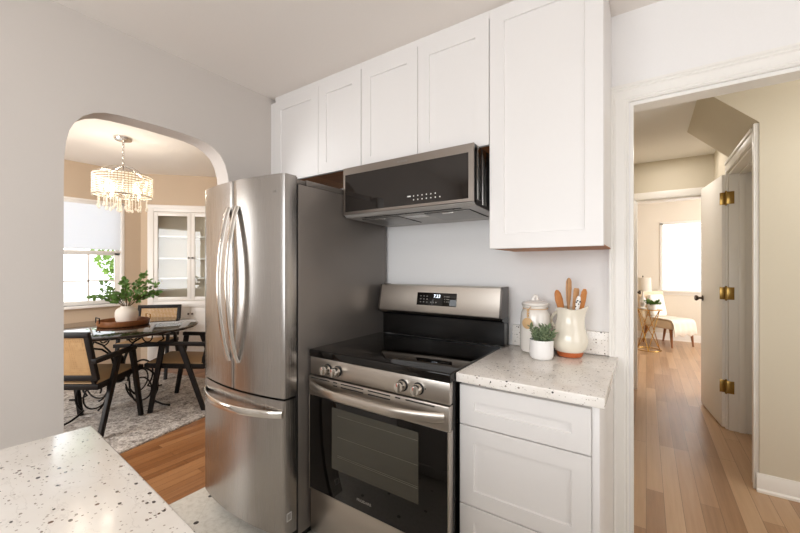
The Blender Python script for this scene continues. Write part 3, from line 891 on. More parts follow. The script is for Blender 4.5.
for k in range(29):
    u = k / 28; b = min(1.0, math.sin(PI * u) * 1.25) ** 0.8; x = RX0 + 0.012 + (RX1 - RX0 - 0.03) * u
    pts.append((x, RF - 0.008 - 0.052 * b, 0.752 - 0.006 * b))
handle(bm, pts, 0.021, 0.42, (0, 0, 1)); part('handle', bm, M['steelx'], od)
text('lettering', 'FRIGIDAIRE', 0.0155, M['greyp'], od, Vector((-0.998, RF - 0.0085, 0.306)), RX90)
bm = BM(); box(bm, RX0, RX1, RF, RF + 0.028, 0.800, 0.8815, 0.003); cp = part('control_panel', bm, M['steelx'], rg)
for x in (-1.219, -1.157, -0.805, -0.731):
    bm = BM(); lathe(bm, [(0.024, 0.0), (0.024, 0.004), (0.021, 0.006)], 24); bm.transform(Matrix.Translation((x, RF, 0.838)) @ Matrix.Rotation(PI / 2, 4, 'X'))
    kn = part('knob', bm, M['gap'], rg)
    bm = BM(); lathe(bm, [(0.0205, 0.006), (0.0205, 0.030), (0.0185, 0.034), (0.002, 0.034)], 24); bm.transform(Matrix.Translation((x, RF, 0.838)) @ Matrix.Rotation(PI / 2, 4, 'X'))
    part('grip', bm, M['chrome'], kn)
    bm = BM(); box(bm, x - 0.0055, x + 0.0055, RF - 0.043, RF - 0.0345, 0.838 - 0.019, 0.838 + 0.019, 0.002); part('pointer_bar', bm, M['chrome'], kn)
    bm = BM(); box(bm, x - 0.0012, x + 0.0012, RF - 0.0436, RF - 0.043, 0.838 + 0.005, 0.838 + 0.017); part('pointer_mark', bm, M['red'], kn)
bm = BM()
for dx in (0.0,): bmesh.ops.create_uvsphere(bm, u_segments=8, v_segments=6, radius=0.0025, matrix=Matrix.Translation((-0.700, RF - 0.0005, 0.842)))
part('indicator_light', bm, M['gap'], rg)
bm = BM(); box(bm, RX0 - 0.004, RX1 + 0.004, RF - 0.006, 1.765, 0.8822, 0.918, 0.006, 3); ct = part('cooktop', bm, M['bglass'], rg)
for x, y, rr in ((-1.14, 1.335, 0.105), (-0.78, 1.335, 0.085), (-1.14, 1.60, 0.075), (-0.78, 1.60, 0.105), (-0.78, 1.335, 0.115)):
    bm = BM()
    for q in (rr,):
        n = 48; A = [bm.verts.new((x + q * math.cos(2 * PI * k / n), y + q * math.sin(2 * PI * k / n), 0.9183)) for k in range(n)]
        B = [bm.verts.new((x + (q - 0.002) * math.cos(2 * PI * k / n), y + (q - 0.002) * math.sin(2 * PI * k / n), 0.9183)) for k in range(n)]
        for k in range(n): bm.faces.new((A[k], A[(k + 1) % n], B[(k + 1) % n], B[k]))
    part('burner_ring', bm, M['ring'], ct, smooth=0)
# backguard
bm = BM(); prism(bm, [(1.772, 0.9185), (1.772, 1.035), (1.738, 1.048), (1.742, 1.058), (1.838, 1.058), (1.838, 0.9185)], 'x', RX0 + 0.020, RX1 + 0.020); bgd = part('backguard', bm, M['blk'], rg)
bm = BM(); prism(bm, [(1.722, 1.060), (1.720, 1.066), (1.746, 1.205), (1.752, 1.209), (1.832, 1.209), (1.832, 1.058), (1.735, 1.048)], 'x', RX0 + 0.030, RX1 + 0.010); bp_ = part('backguard_panel', bm, M['steelx'], rg)
bm = BM()
for a, b in ((RX0 + 0.020, RX0 + 0.0298), (RX1 + 0.0102, RX1 + 0.020)):
    bm = BM(); prism(bm, [(1.722, 1.058), (1.719, 1.066), (1.745, 1.207), (1.752, 1.2105), (1.838, 1.2105), (1.838, 1.0585)], 'x', a, b)
    part('end_cap', bm, M['mwside'], bgd)
sl = math.atan2(0.026, 0.139)
PM = Matrix.Translation((0, 1.733, 1.1355)) @ Matrix.Rotation(-sl, 4, 'X')
bm = BM(); box(bm, -1.054, -0.815, -0.0018, 0.0005, -0.034, 0.036, 0.0006, mat=PM); dp = part('display', bm, M['bglass'], bp_)
RT = (PM.to_3x3() @ RX90)
text('clock_digits', '7:23', 0.024, M['led'], dp, PM @ Vector((-0.930, -0.0024, 0.017)), RT, 0.0003)
bm = BM()
for i, x in enumerate((-1.03, -1.01, -0.99)):
    for z in (0.016, 0.0, -0.016): box(bm, x - 0.004, x + 0.004, -0.0023, -0.0018, z - 0.0018, z + 0.0018, mat=PM)
for x in (-0.965, -0.950, -0.934): box(bm, x - 0.003, x + 0.003, -0.0023, -0.0018, -0.019, -0.013, mat=PM)
part('key_print', bm, M['greyp'], dp, smooth=0); bm = BM()
for z in (0.017, 0.003, -0.010):
    box(bm, -0.886, -0.881, -0.0023, -0.0018, z - 0.002, z + 0.002, mat=PM); box(bm, -0.874, -0.856, -0.0023, -0.0018, z - 0.0015, z + 0.0015, mat=PM)
part('key_print', bm, M['greyp'], dp, smooth=0)

# ------------------------------------------------------------------ microwave
MX0, MX1, MF = -1.345, -0.603, 1.45
mw = thing('microwave', 'stainless over-the-range microwave under the two-door cabinet, above the range', 'microwave', ((MX0 + MX1) / 2, 1.66, 1.56))
bm = BM(); prism(bm, [(1.486, 1.836), (YB - 0.001, 1.836), (YB - 0.001, 1.566), (1.486, 1.576)], 'x', MX0 + 0.004, MX1 - 0.004); part('case', bm, M['mwside'], mw)
bm = BM(); prism(bm, [(1.4585, 1.589), (1.4585, 1.8345), (1.486, 1.8345), (1.486, 1.589)], 'x', MX0 + 0.001, MX1 - 0.001); part('door_shell', bm, M['blk'], mw)
# steel frame with opening
bm = BM()
ox, ix0, ix1, iz0, iz1 = 0, MX0 + 0.014, MX1 - 0.024, 1.602, 1.798
def RR(a, b, c, d, y): return [bm.verts.new((x, y, z)) for x, z in ((a, c), (b, c), (b, d), (a, d))]
bk = RR(MX0, MX1, 1.587, 1.836, 1.4585); sd = RR(MX0, MX1, 1.587, 1.836, MF + 0.002); ft = RR(MX0 + 0.002, MX1 - 0.002, 1.589, 1.834, MF)
inn = RR(ix0, ix1, iz0, iz1, MF); ib = RR(ix0, ix1, iz0, iz1, 1.4585)
for A, B in ((bk, sd), (sd, ft), (ft, inn), (inn, ib)):
    for i in range(4): bm.faces.new((A[i], A[(i + 1) % 4], B[(i + 1) % 4], B[i]))
mdoor = part('door_frame', bm, M['steelm'], mw, smooth=25)
bm = BM(); box(bm, ix0, ix1, MF + 0.001, 1.458, iz0, iz1); md = part('door_glass', bm, M['mwglass'], mw)
bm = BM()
for j, z in enumerate((1.642, 1.624)):
    for k in range(9):
        x = -0.925 + k * 0.023
        if j == 0 and k == 0: box(bm, x - 0.012, x + 0.007, MF + 0.0004, MF + 0.001, z - 0.003, z + 0.003)
        elif not (j == 1 and k == 0) and not (k > 6 and j == 0) and not k == 8: box(bm, x - 0.0027, x + 0.0027, MF + 0.0004, MF + 0.001, z - 0.0027, z + 0.0027)
part('touch_key_print', bm, M['print'], md, smooth=0)
text('lettering', 'FRIGIDAIRE', 0.012, M['greyp'], mdoor, Vector((-0.965, MF - 0.0005, 1.814)), RX90)
bm = BM()
box(bm, MX1 - 0.0045, MX1 - 0.0015, 1.50, 1.53, 1.60, 1.832, 0.0005); box(bm, MX1 - 0.0045, MX1 - 0.002, 1.56, 1.60, 1.585, 1.832, 0.0005)
part('side_reflection', bm, M['chrome'], mw)  # bright strips imitate a reflection on the case side
def mz(y): return 1.5735 - (y - 1.474) * 0.0115 / 0.394
MT = Matrix.Translation((0, 1.474, 1.5735)) @ Matrix.Rotation(-math.atan2(0.0115, 0.394), 4, 'X')
for a, b in ((MX0 + 0.06, MX0 + 0.29), (MX1 - 0.29, MX1 - 0.06)):
    bm = BM(); box(bm, a, b, 0.07, 0.30, -0.004, -0.0005, 0.001, mat=MT); ff = part('grease_filter', bm, M['filt'], mw)
    bm = BM()
    for q in ((a - 0.004, a, 0.066, 0.304), (b, b + 0.004, 0.066, 0.304), (a, b, 0.066, 0.07), (a, b, 0.30, 0.304)):
        box(bm, q[0], q[1], q[2], q[3], -0.0025, -0.0004, mat=MT)
    part('filter_rim', bm, M['gap'], ff)
    bm = BM(); box(bm, (a + b) / 2 - 0.03, (a + b) / 2 + 0.03, 0.075, 0.09, -0.007, -0.0041, 0.001, mat=MT); part('filter_tab', bm, M['chrome'], ff)
bm = BM(); box(bm, MX0 + 0.31, MX1 - 0.31, 0.10, 0.15, -0.003, -0.0005, 0.001, mat=MT); part('lamp_lens', bm, M['matte'], mw)
bm = BM()
box(bm, MX0 + 0.08, MX1 - 0.08, 0.020, 0.025, -0.0012, -0.0003, mat=MT); box(bm, MX0 + 0.08, MX1 - 0.08, 0.034, 0.039, -0.0012, -0.0003, mat=MT)
part('vent_slot', bm, M['gap'], mw)
bm = BM(); prism(bm, [(1.460, 1.5882), (1.476, 1.5770), (1.868, 1.5655), (1.868, 1.562), (1.474, 1.5735), (1.460, 1.5845)], 'x', MX0 + 0.003, MX1 - 0.003); part('base_plate', bm, M['mwbase'], mw)
for x in (MX0 + 0.11, -0.98, MX1 - 0.12):
    bm = BM(); ball(bm, (x, 1.505, mz(1.505) - 0.001), 0.005, sz=0.5); part('screw', bm, M['gap'], mw)

# ------------------------------------------------------------------ things on the worktop
Z0 = 0.9155
jx, jy = -0.4326, 1.778
jar = thing('storage_jar', 'tall white glazed lidded jar with wooden tag, behind the succulent', 'jar', (jx, jy, Z0))
bm = BM(); lathe(bm, [(0.050, 0), (0.063, 0.003), (0.067, 0.012), (0.068, 0.04), (0.0675, 0.10), (0.066, 0.15), (0.063, 0.178), (0.056, 0.194), (0.052, 0.198), (0.053, 0.206), (0.058, 0.209), (0.058, 0.214), (0.050, 0.215), (0.048, 0.20), (0.06, 0.15), (0.06, 0.012), (0.002, 0.01)], 40, (jx, jy, Z0)); part('body', bm, M['ceram'], jar, smooth=50)
bm = BM(); lathe(bm, [(0.045, 0.2155), (0.058, 0.2155), (0.061, 0.219), (0.060, 0.227), (0.052, 0.232), (0.030, 0.237), (0.002, 0.239)], 40, (jx, jy, Z0)); lid = part('lid', bm, M['ceram'], jar, smooth=50)
bm = BM(); pts = []
for k in range(13):
    a = PI * k / 12; pts.append((jx - 0.011 * math.cos(a) * 0.83, jy - 0.011 * math.cos(a) * 0.5, Z0 + 0.234 + 0.024 * math.sin(a) ** 0.8))
tube(bm, pts, 0.0075, 10); part('lid_handle', bm, M['ceram'], lid)
# cord round the neck and the tag hanging on the camera's side
td = Vector((-jx * 0 + 0.10, -1.0, 0)).normalized(); tdx = Vector((-0.25, -0.97, 0)).normalized()
cdp = [(jx + 0.0555 * math.cos(2 * PI * k / 32), jy + 0.0555 * math.sin(2 * PI * k / 32), Z0 + 0.2005) for k in range(32)]
bm = BM(); tube(bm, cdp, 0.0016, 6, closed=True)
front = Vector((jx, jy, Z0)) + tdx * 0.0575
tube(bm, [front + Vector((0, 0, 0.2005)), front + tdx * 0.008 + Vector((-0.004, 0, 0.185)), front + tdx * 0.0135 + Vector((0, 0, 0.160))], 0.0018, 6)
tube(bm, [front + Vector((0, 0, 0.2005)), front + tdx * 0.012 + Vector((0.014, 0, 0.212))], 0.0018, 6)
for q in (0.195, 0.181, 0.170): ball(bm, front + tdx * 0.0095 + Vector((0, 0, q)), 0.0058, u=10, v=6)
cord = part('cord', bm, M['tag'], jar)
bm = BM(); lathe(bm, [(0.024, -0.0025), (0.0255, -0.0015), (0.0255, 0.0015), (0.024, 0.0025)], 28)
bm.transform(Matrix.Translation(front + tdx * 0.0135 + Vector((0, 0, 0.136))) @ Matrix.Rotation(math.atan2(tdx.y, tdx.x), 4, 'Z') @ Matrix.Rotation(PI / 2, 4, 'Y')); part('hang_tag', bm, M['tag'], jar, label='round wooden tag')

px, py = -0.3745, 1.645
pot = thing('potted_succulent', 'small spiky green succulent in a white pot, in front of the jar', 'plant', (px, py, Z0))
bm = BM(); lathe(bm, [(0.034, 0), (0.042, 0.002), (0.047, 0.010), (0.0485, 0.022), (0.0485, 0.080), (0.047, 0.082), (0.0445, 0.080), (0.0445, 0.02), (0.002, 0.018)], 40, (px, py, Z0)); part('pot', bm, M['matte'], pot, smooth=50)
bm = BM(); lathe(bm, [(0.044, 0.060), (0.044, 0.070), (0.002, 0.073)], 24, (px, py, Z0)); part('soil', bm, M['soil'], pot)
bm = BM(); rnd = random.Random(3)


def fatleaf(bm, b, d, L, wd):
    d = Vector(d).normalized(); s = d.cross(Vector((0.13, 0.2, 1))).normalized(); n = d.cross(s)
    rings = []
    for a, w in ((0, 0.4), (0.3, 1.0), (0.65, 0.8), (0.9, 0.35)):
        rings.append([bm.verts.new(Vector(b) + d * a * L + (s * math.cos(q) + n * 0.55 * math.sin(q)) * w * wd / 2) for q in [PI * k / 3 for k in range(6)]])
    for A, B in zip(rings, rings[1:]):
        for k in range(6): bm.faces.new((A[k], A[(k + 1) % 6], B[(k + 1) % 6], B[k]))
    tip = bm.verts.new(Vector(b) + d * L)
    for k in range(6):
        f = bm.faces.new((rings[-1][k], rings[-1][(k + 1) % 6], tip)); f.material_index = 1


for k in range(15):
    a = k * 2.4; rr = 0.036 * math.sqrt((k + 0.5) / 15)
    b = Vector((px + rr * math.cos(a), py + rr * math.sin(a), Z0 + 0.070))
    d = Vector((math.cos(a) * rr * 14, math.sin(a) * rr * 14, 1.0)).normalized()
    if k == 12: d = Vector((0.6, 0.25, 0.7)).normalized()
    Ls = (0.050 + 0.018 * (k % 3 == 0)) if k != 12 else 0.095
    for j in range(int(Ls / 0.0045)):
        q = b + d * (0.004 + j * 0.0045); ph = j * 2.4 + k
        o1 = d.orthogonal().normalized(); o2 = d.cross(o1)
        fatleaf(bm, q, (o1 * math.cos(ph) + o2 * math.sin(ph)) * 0.9 + d * 0.9, rnd.uniform(0.017, 0.024), 0.0105)
part('leaves', bm, [M['succ'], M['succ2']], pot, smooth=60, kind='stuff')

qx, qy = -0.282, 1.768
pit = thing('pitcher', 'cream glazed ceramic pitcher with bare terracotta base, holding wooden utensils', 'pitcher', (qx, qy, Z0))


def spout(v, a):
    # pulled lip toward +x, slight dip at the sides
    k = max(0, (v.z - 0.13)) / 0.085
    f = math.exp(-((a if a < PI else a - 2 * PI) / 0.45) ** 2)
    v = v.copy(); v.x += 0.020 * k * f; v.z += 0.008 * k * f + 0.004 * k * math.cos(3 * a)
    return v


bm = BM(); lathe(bm, [(0.053, 0.0195), (0.058, 0.024), (0.068, 0.036), (0.0745, 0.058), (0.0755, 0.076), (0.071, 0.100), (0.062, 0.128), (0.055, 0.152), (0.0525, 0.172), (0.0535, 0.190), (0.0565, 0.205), (0.058, 0.211), (0.0555, 0.213), (0.052, 0.203), (0.0485, 0.172), (0.058, 0.128), (0.070, 0.076), (0.055, 0.03), (0.002, 0.025)], 48, (qx, qy, Z0), deform=spout); part('body', bm, M['ceram2'], pit, smooth=60)
bm = BM(); lathe(bm, [(0.044, 0), (0.050, 0.002), (0.055, 0.020), (0.0565, 0.0225), (0.002, 0.0225)], 40, (qx, qy, Z0)); part('base_band', bm, M['terra'], pit, label='unglazed terracotta base')
bm = BM(); pts = []
for k in range(15):
    u = k / 14; a = PI * u
    pts.append((qx - 0.052 - 0.006 * (1 - u) - 0.034 * math.sin(a), qy + 0.030 + 0.02 * math.sin(a), Z0 + 0.188 - 0.085 * u))
tube(bm, pts, 0.0075, 10); part('handle', bm, M['ceram2'], pit)


def utensil(name, label, b, top, head, mat, r0=0.005, grp=None, extra=None):
    """handle from inside the pitcher, head at the top: list of (t, half width, half thickness) along the axis"""
    b, top = Vector(b), Vector(top); d = (top - b).normalized()
    side = Vector((0.83, 0.56, 0)); side = (side - d * side.dot(d)).normalized(); n = d.cross(side)
    L = (top - b).length; bm = BM(); rings = []
    for s_, wv, tv in head:
        rings.append([bm.verts.new(b + d * L * s_ + side * math.cos(q) * wv + n * math.sin(q) * tv) for q in [2 * PI * k / 12 for k in range(12)]])
    for A, B in zip(rings, rings[1:]):
        for k in range(12): bm.faces.new((A[k], A[(k + 1) % 12], B[(k + 1) % 12], B[k]))
    bm.faces.new(rings[0][::-1]); bm.faces.new(rings[-1])
    bm.transform(Matrix.Translation(-b))
    o = part(name, bm, mat, smooth=60); o.location = b
    return tag(o, label, 'utensil', 'utensils standing in the pitcher')


ZP = Z0 + 0.030
utensil('wooden_spoon', 'orange wooden spoon leaning out of the pitcher toward the jar', (qx + 0.006, qy - 0.006, ZP), (qx - 0.050, qy - 0.024, Z0 + 0.292), [(0, .005, .005), (.55, .005, .005), (.62, .008, .005), (.72, .0155, .006), (.84, .018, .0065), (.94, .0145, .006), (.985, .008, .004), (1, .002, .002)], M['woodo'])
utensil('wooden_paddle', 'tallest utensil in the pitcher, narrow pale wooden paddle standing upright', (qx - 0.010, qy + 0.012, ZP), (qx - 0.006, qy + 0.016, Z0 + 0.345), [(0, .005, .005), (.6, .006, .004), (.70, .0105, .0035), (.85, .0135, .0035), (.95, .0125, .003), (.985, .008, .003), (1, .003, .002)], M['woodl'])
utensil('wooden_spatula', 'flat-ended wooden spatula in the pitcher between paddle and speckled ladle', (qx + 0.004, qy + 0.004, ZP), (qx + 0.026, qy + 0.012, Z0 + 0.300), [(0, .005, .005), (.55, .006, .004), (.68, .011, .0035), (.9, .013, .003), (.97, .013, .003), (1, .010, .002)], M['woodl'])
utensil('wooden_fork', 'wooden server at the spout end of the pitcher, last of the row', (qx + 0.016, qy - 0.010, ZP), (qx + 0.060, qy + 0.004, Z0 + 0.298), [(0, .005, .005), (.55, .006, .004), (.66, .012, .0035), (.82, .014, .0035), (.95, .013, .003), (1, .006, .002)], M['woodo'])
t = NT('black_speckled_enamel'); vo = t.add('ShaderNodeTexVoronoi'); vo.inputs['Scale'].default_value = 85; t.link(t.coord(), vo.inputs['Vector'])
t.link(t.mix(t.math('LESS_THAN', vo.outputs['Distance'], 0.30), lin((240, 238, 234)), lin((20, 18, 18))), t.p.inputs['Base Color']); t.p.inputs['Roughness'].default_value = 0.2
utensil('speckled_ladle', 'white utensil with black spots in the pitcher between two wooden servers', (qx + 0.012, qy - 0.022, ZP), (qx + 0.040, qy - 0.020, Z0 + 0.268), [(0, .005, .005), (.6, .005, .004), (.75, .009, .004), (.9, .011, .0045), (.97, .009, .004), (1, .004, .002)], t.m)

# ------------------------------------------------------------------ dining room: rug, table, chairs
RC = Vector((-4.15, 1.25)); RA = math.radians(12)
bm = BM(); nx, ny = 90, 92; hx, hy = 1.02, 1.05
g = [[None] * (ny + 1) for _ in range(nx + 1)]
for i in range(nx + 1):
    for j in range(ny + 1):
        x, y = -hx + 2 * hx * i / nx, -hy + 2 * hy * j / ny
        e = 0.0 if i in (0, nx) or j in (0, ny) else 0.010 + 0.0035 * noise.noise(Vector((x * 22, y * 22, 0)))
        if i in (0, nx): x += 0.006 * noise.noise(Vector((y * 30, 3, 1)))
        g[i][j] = bm.verts.new((x, y, max(0.0005, e)))
for i in range(nx):
    for j in range(ny): bm.faces.new((g[i][j], g[i + 1][j], g[i + 1][j + 1], g[i][j + 1]))
bnd = [g[i][0] for i in range(nx + 1)] + [g[nx][j] for j in range(1, ny + 1)] + [g[i][ny] for i in range(nx - 1, -1, -1)] + [g[0][j] for j in range(ny - 1, 0, -1)]
bm.faces.new(bnd[::-1])
rug = part('rug', bm, M['rug'], smooth=180); rug.location = (RC.x, RC.y, 0.0); rug.rotation_euler = (0, 0, RA)
tag(rug, 'mottled grey and white shaggy rug under the dining table', 'rug')
ZR = 0.014

TC = Vector((-4.17, 1.386))
tb = thing('dining_table', 'round dark-topped dining table on scrolled black iron base', 'table', (TC.x, TC.y, ZR))
bm = BM(); lathe(bm, [(0.60, 0.720), (0.645, 0.722), (0.66, 0.728), (0.665, 0.738), (0.66, 0.747), (0.65, 0.750), (0.002, 0.750)], 72, (TC.x, TC.y, 0)); part('tabletop', bm, M['ttop'], tb, smooth=40)


def arc(c, r, a0, a1, n=18):
    return [(c[0] + r * math.cos(math.radians(a0 + (a1 - a0) * k / n)), c[1] + r * math.sin(math.radians(a0 + (a1 - a0) * k / n))) for k in range(n + 1)]


def spiral(c, r0, r1, a0, a1, n=30):
    return [(c[0] + (r0 + (r1 - r0) * k / n) * math.cos(math.radians(a0 + (a1 - a0) * k / n)), c[1] + (r0 + (r1 - r0) * k / n) * math.sin(math.radians(a0 + (a1 - a0) * k / n))) for k in range(n + 1)]


for k in range(4):
    th = PI / 4 * 0.6 + k * PI / 2
    cs, sn = math.cos(th), math.sin(th)
    def P3(p): return (TC.x + p[0] * cs, TC.y + p[0] * sn, p[1])
    bm = BM()
    # lower C scroll with inner curl, foot sweep, upper S scroll, small ring under the top
    tube(bm, [P3(p) for p in spiral((0.25, 0.205), 0.158, 0.158, 170, -55, 26) + [(0.39, 0.050), (0.46, ZR + 0.014), (0.53, ZR + 0.009)]], 0.009, 8)
    tube(bm, [P3(p) for p in spiral((0.235, 0.19), 0.160, 0.048, 185, 560, 46)], 0.007, 8)
    tube(bm, [P3(p) for p in [(0.045, 0.30), (0.05, 0.40), (0.09, 0.50), (0.17, 0.565), (0.28, 0.60), (0.40, 0.60), (0.47, 0.64), (0.45, 0.705)]], 0.009, 8)
    tube(bm, [P3(p) for p in arc((0.30, 0.660), 0.052, 0, 360, 22)[:-1]], 0.006, 8, closed=True)
    tube(bm, [P3(p) for p in spiral((0.15, 0.655), 0.058, 0.02, 270, -260, 30)], 0.006, 8)
    tube(bm, [P3(p) for p in [(0.045, 0.42), (0.075, 0.34), (0.115, 0.22), (0.12, 0.12), (0.17, 0.05), (0.21, ZR + 0.011)]], 0.008, 8)
    part('scroll_leg', bm, M['iron'], tb, smooth=60)
bm = BM(); lathe(bm, [(0.03, 0.22), (0.05, 0.24), (0.055, 0.30), (0.035, 0.34), (0.05, 0.38), (0.055, 0.44), (0.03, 0.47)], 20, (TC.x, TC.y, 0)); part('centre_collar', bm, M['iron'], tb)
bm = BM(); tube(bm, [(TC.x + 0.46 * math.cos(a), TC.y + 0.46 * math.sin(a), 0.7115) for a in [2 * PI * k / 48 for k in range(48)]], 0.008, 8, closed=True); part('top_ring', bm, M['iron'], tb)


def flatfoot(bm):
    bm.normal_update()
    g_ = bm.verts[:] + bm.edges[:] + bm.faces[:]
    r_ = bmesh.ops.bisect_plane(bm, geom=g_, plane_co=(0, 0, 0.0005), plane_no=(0, 0, 1), clear_inner=True)
    bmesh.ops.holes_fill(bm, edges=[e for e in bm.edges if e.is_boundary])


def make_chair(label, loc, rz, group):
    r = thing('dining_chair', label, 'chair', (0, 0, 0), 0, group)
    B = 0.004
    for s in (-1, 1):
        x = 0.262 * s
        bm = BM(); bar(bm, (x, 0.217, -0.012), (x * 0.98, 0.115, 0.600), 0.030, 0.036, (0, 1, 0), B, 0.030, 0.046); flatfoot(bm); part('leg', bm, M['ebony'], r, world=False)
        bm = BM(); bar(bm, (x, -0.239, -0.012), (x * 0.98, -0.035, 0.600), 0.030, 0.036, (0, 1, 0), B, 0.030, 0.046); flatfoot(bm); part('leg', bm, M['ebony'], r, world=False)
        bm = BM(); bar(bm, (x * 0.98, 0.146, 0.614), (x * 0.98, -0.285, 0.596), 0.042, 0.034, (0, 0, 1), B); part('armrest', bm, M['ebony'], r, world=False)
    bm = BM()
    for p, q in (((-0.246, 0.255, 0.415), (0.246, 0.255, 0.415)), ((-0.246, -0.215, 0.388), (0.246, -0.215, 0.388)), ((-0.230, 0.255, 0.415), (-0.230, -0.215, 0.388)), ((0.230, 0.255, 0.415), (0.230, -0.215, 0.388))):
        bar(bm, p, q, 0.034, 0.042, (0, 0, 1), B)
    part('seat_frame', bm, M['ebony'], r, world=False)
    bm = BM(); box(bm, -0.226, 0.226, -0.212, 0.252, -0.012, 0.012, 0.006, mat=Matrix.Translation((0, 0, 0.4175)) @ Matrix.Rotation(0.057, 4, 'X')); part('seat', bm, M['seat'], r, world=False)
    bm = BM()
    def pb(z): return -0.225 - (z - 0.45) * 0.24
    for x in (-0.228, 0.228): bar(bm, (x, pb(0.44), 0.44), (x, pb(0.815), 0.815), 0.040, 0.030, (0, 1, 0), B)
    for z in (0.460, 0.797): bar(bm, (-0.247, pb(z), z), (0.247, pb(z), z), 0.030, 0.042, (0, 0, 1), B)
    bk_ = part('backrest_frame', bm, M['ebony'], r, world=False)
    bm = BM(); bar(bm, (0, pb(0.475), 0.475), (0, pb(0.782), 0.782), 0.425, 0.006, (0, 1, 0)); part('backrest', bm, M['cane'], r, world=False)
    for x in (-0.205, 0.205):
        bm = BM(); bar(bm, (x, -0.2, 0.386), (x, pb(0.46), 0.465), 0.028, 0.028, (0, 1, 0), 0.003)
        part('back_strut', bm, M['ebony'], r, world=False)
    r.location = loc; r.rotation_euler = (0, 0, rz)
    return r


def face(dx, dy): return math.atan2(dy, dx) - PI / 2


GRP = 'cane-backed chairs round the dining table'
chA = make_chair('cane-backed chair beside the arch, its woven back turned to the kitchen', (-3.77, 1.06, ZR), face(-0.57, 0.82), GRP)
dup(chA, (-3.69, 1.79, ZR), face(-0.735, -0.678), 'cane-seated chair partly hidden by the fridge, seen from its side')
dup(chA, (-4.96, 1.95, ZR), face(0.72, -0.70), 'cane-backed chair on the far side of the table, in front of the hutch')

# tray, vase, branches
tx, ty = -4.225, 1.447
ty0 = 0.7505
tr_ = thing('serving_tray', 'round wooden tray with metal handles in the middle of the dining table', 'tray', (tx, ty, ty0))
bm = BM(); lathe(bm, [(0.19, 0), (0.202, 0.002), (0.208, 0.010), (0.210, 0.052), (0.206, 0.055), (0.201, 0.052), (0.198, 0.014), (0.002, 0.013)], 56, (tx, ty, ty0)); part('base', bm, M['tray'], tr_, smooth=45)
R3 = Vector((math.cos(math.radians(34)), math.sin(math.radians(34)), 0)); F3 = Vector((-R3.y, R3.x, 0))
for s in (-1, 1):
    bm = BM(); c0 = Vector((tx, ty, ty0)) + (-R3 * 0.6 - F3 * 0.8) * 0.2045 * s
    tg = (R3 * 0.8 - F3 * 0.6)
    pts = [c0 - tg * 0.055 + Vector((0, 0, 0.040)), c0 - tg * 0.055 + Vector((0, 0, 0.088)), c0 + tg * 0.055 + Vector((0, 0, 0.088)), c0 + tg * 0.055 + Vector((0, 0, 0.040))]
    tube(bm, pts, 0.005, 8); part('handle', bm, M['iron'] if s > 0 else M['gold'], tr_)
vx, vy = tx - 0.02, ty + 0.03
vz = ty0 + 0.0135
bm = BM(); vp = [(0.055, 0), (0.075, 0.003), (0.088, 0.03), (0.095, 0.07), (0.095, 0.105), (0.086, 0.132), (0.066, 0.150), (0.050, 0.158), (0.050, 0.168), (0.044, 0.168), (0.044, 0.155), (0.078, 0.12), (0.086, 0.07), (0.055, 0.012), (0.002, 0.01)]
lathe(bm, vp, 48); vs_ = part('vase', bm, M['vase'], smooth=50); vs_.location = (vx, vy, vz)
tag(vs_, 'round pale stoneware vase of leafy branches on the wooden tray', 'vase')
rb = random.Random(11)
specs = [(-0.37, 0.10, 0.15), (-0.29, 0.02, 0.22), (-0.25, -0.10, 0.10), (-0.09, 0.06, 0.24), (0.01, -0.04, 0.25), (0.11, 0.12, 0.31), (0.24, 0.02, 0.24), (0.36, -0.03, 0.21), (0.22, 0.12, 0.10), (-0.12, 0.14, 0.22), (0.10, -0.14, 0.13), (-0.21, 0.05, 0.15), (-0.34, -0.06, 0.09), (0.15, 0.0, 0.28), (0.31, 0.06, 0.13)]
bq = thing('bouquet', 'airy bouquet of leafy green branches spreading out of the pale vase', 'bouquet', (vx, vy, vz + 0.02))
for i, (rx_, fy_, h) in enumerate(specs):
    base = Vector((vx, vy, vz + 0.02)) + (R3 * rx_ + F3 * fy_) * 0.03
    neck = Vector((vx, vy, vz + 0.170)) + (R3 * rx_ + F3 * fy_) * 0.10
    tip = Vector((vx, vy, vz + 0.170 + h)) + R3 * rx_ * 0.85 + F3 * fy_
    mid = (neck + tip) / 2 + Vector((0, 0, 0.05))
    pts = [base, neck] + [(1 - u) ** 2 * neck + 2 * u * (1 - u) * mid + u * u * tip for u in (0.2, 0.4, 0.6, 0.8, 1.0)]
    bm = BM(); tube(bm, pts, [0.003, 0.003, 0.0028, 0.0025, 0.002, 0.0016, 0.001], 6); r = part('branch', bm, M['stem'], bq)
    bm = BM(); nl = 24
    for k in range(nl):
        u = 0.22 + 0.78 * k / (nl - 1)
        p = (1 - u) ** 2 * neck + 2 * u * (1 - u) * mid + u * u * tip
        dirv = (2 * (1 - u) * (mid - neck) + 2 * u * (tip - mid)).normalized()
        sd_ = dirv.cross(Vector((0, 0, 1))).normalized() * (1 if k % 2 else -1)
        upv = sd_.cross(dirv)
        dv = dirv * 0.4 + sd_ * rb.uniform(0.2, 1.0) + upv * rb.uniform(-1.0, 1.0); p = p + Vector((rb.uniform(-.012, .012), rb.uniform(-.012, .012), rb.uniform(-.008, .008)))
        leaf(bm, p, dv, dirv + Vector((rb.uniform(-.3, .3), rb.uniform(-.3, .3), rb.uniform(-.3, .3))), rb.uniform(0.030, 0.050), rb.uniform(0.026, 0.040), 0.12)
    leaf(bm, tip, (tip - mid), (0.3, 0.4, 0.5), 0.05, 0.04)
    part('leaves', bm, M['leaf'], r, smooth=0, kind='stuff')

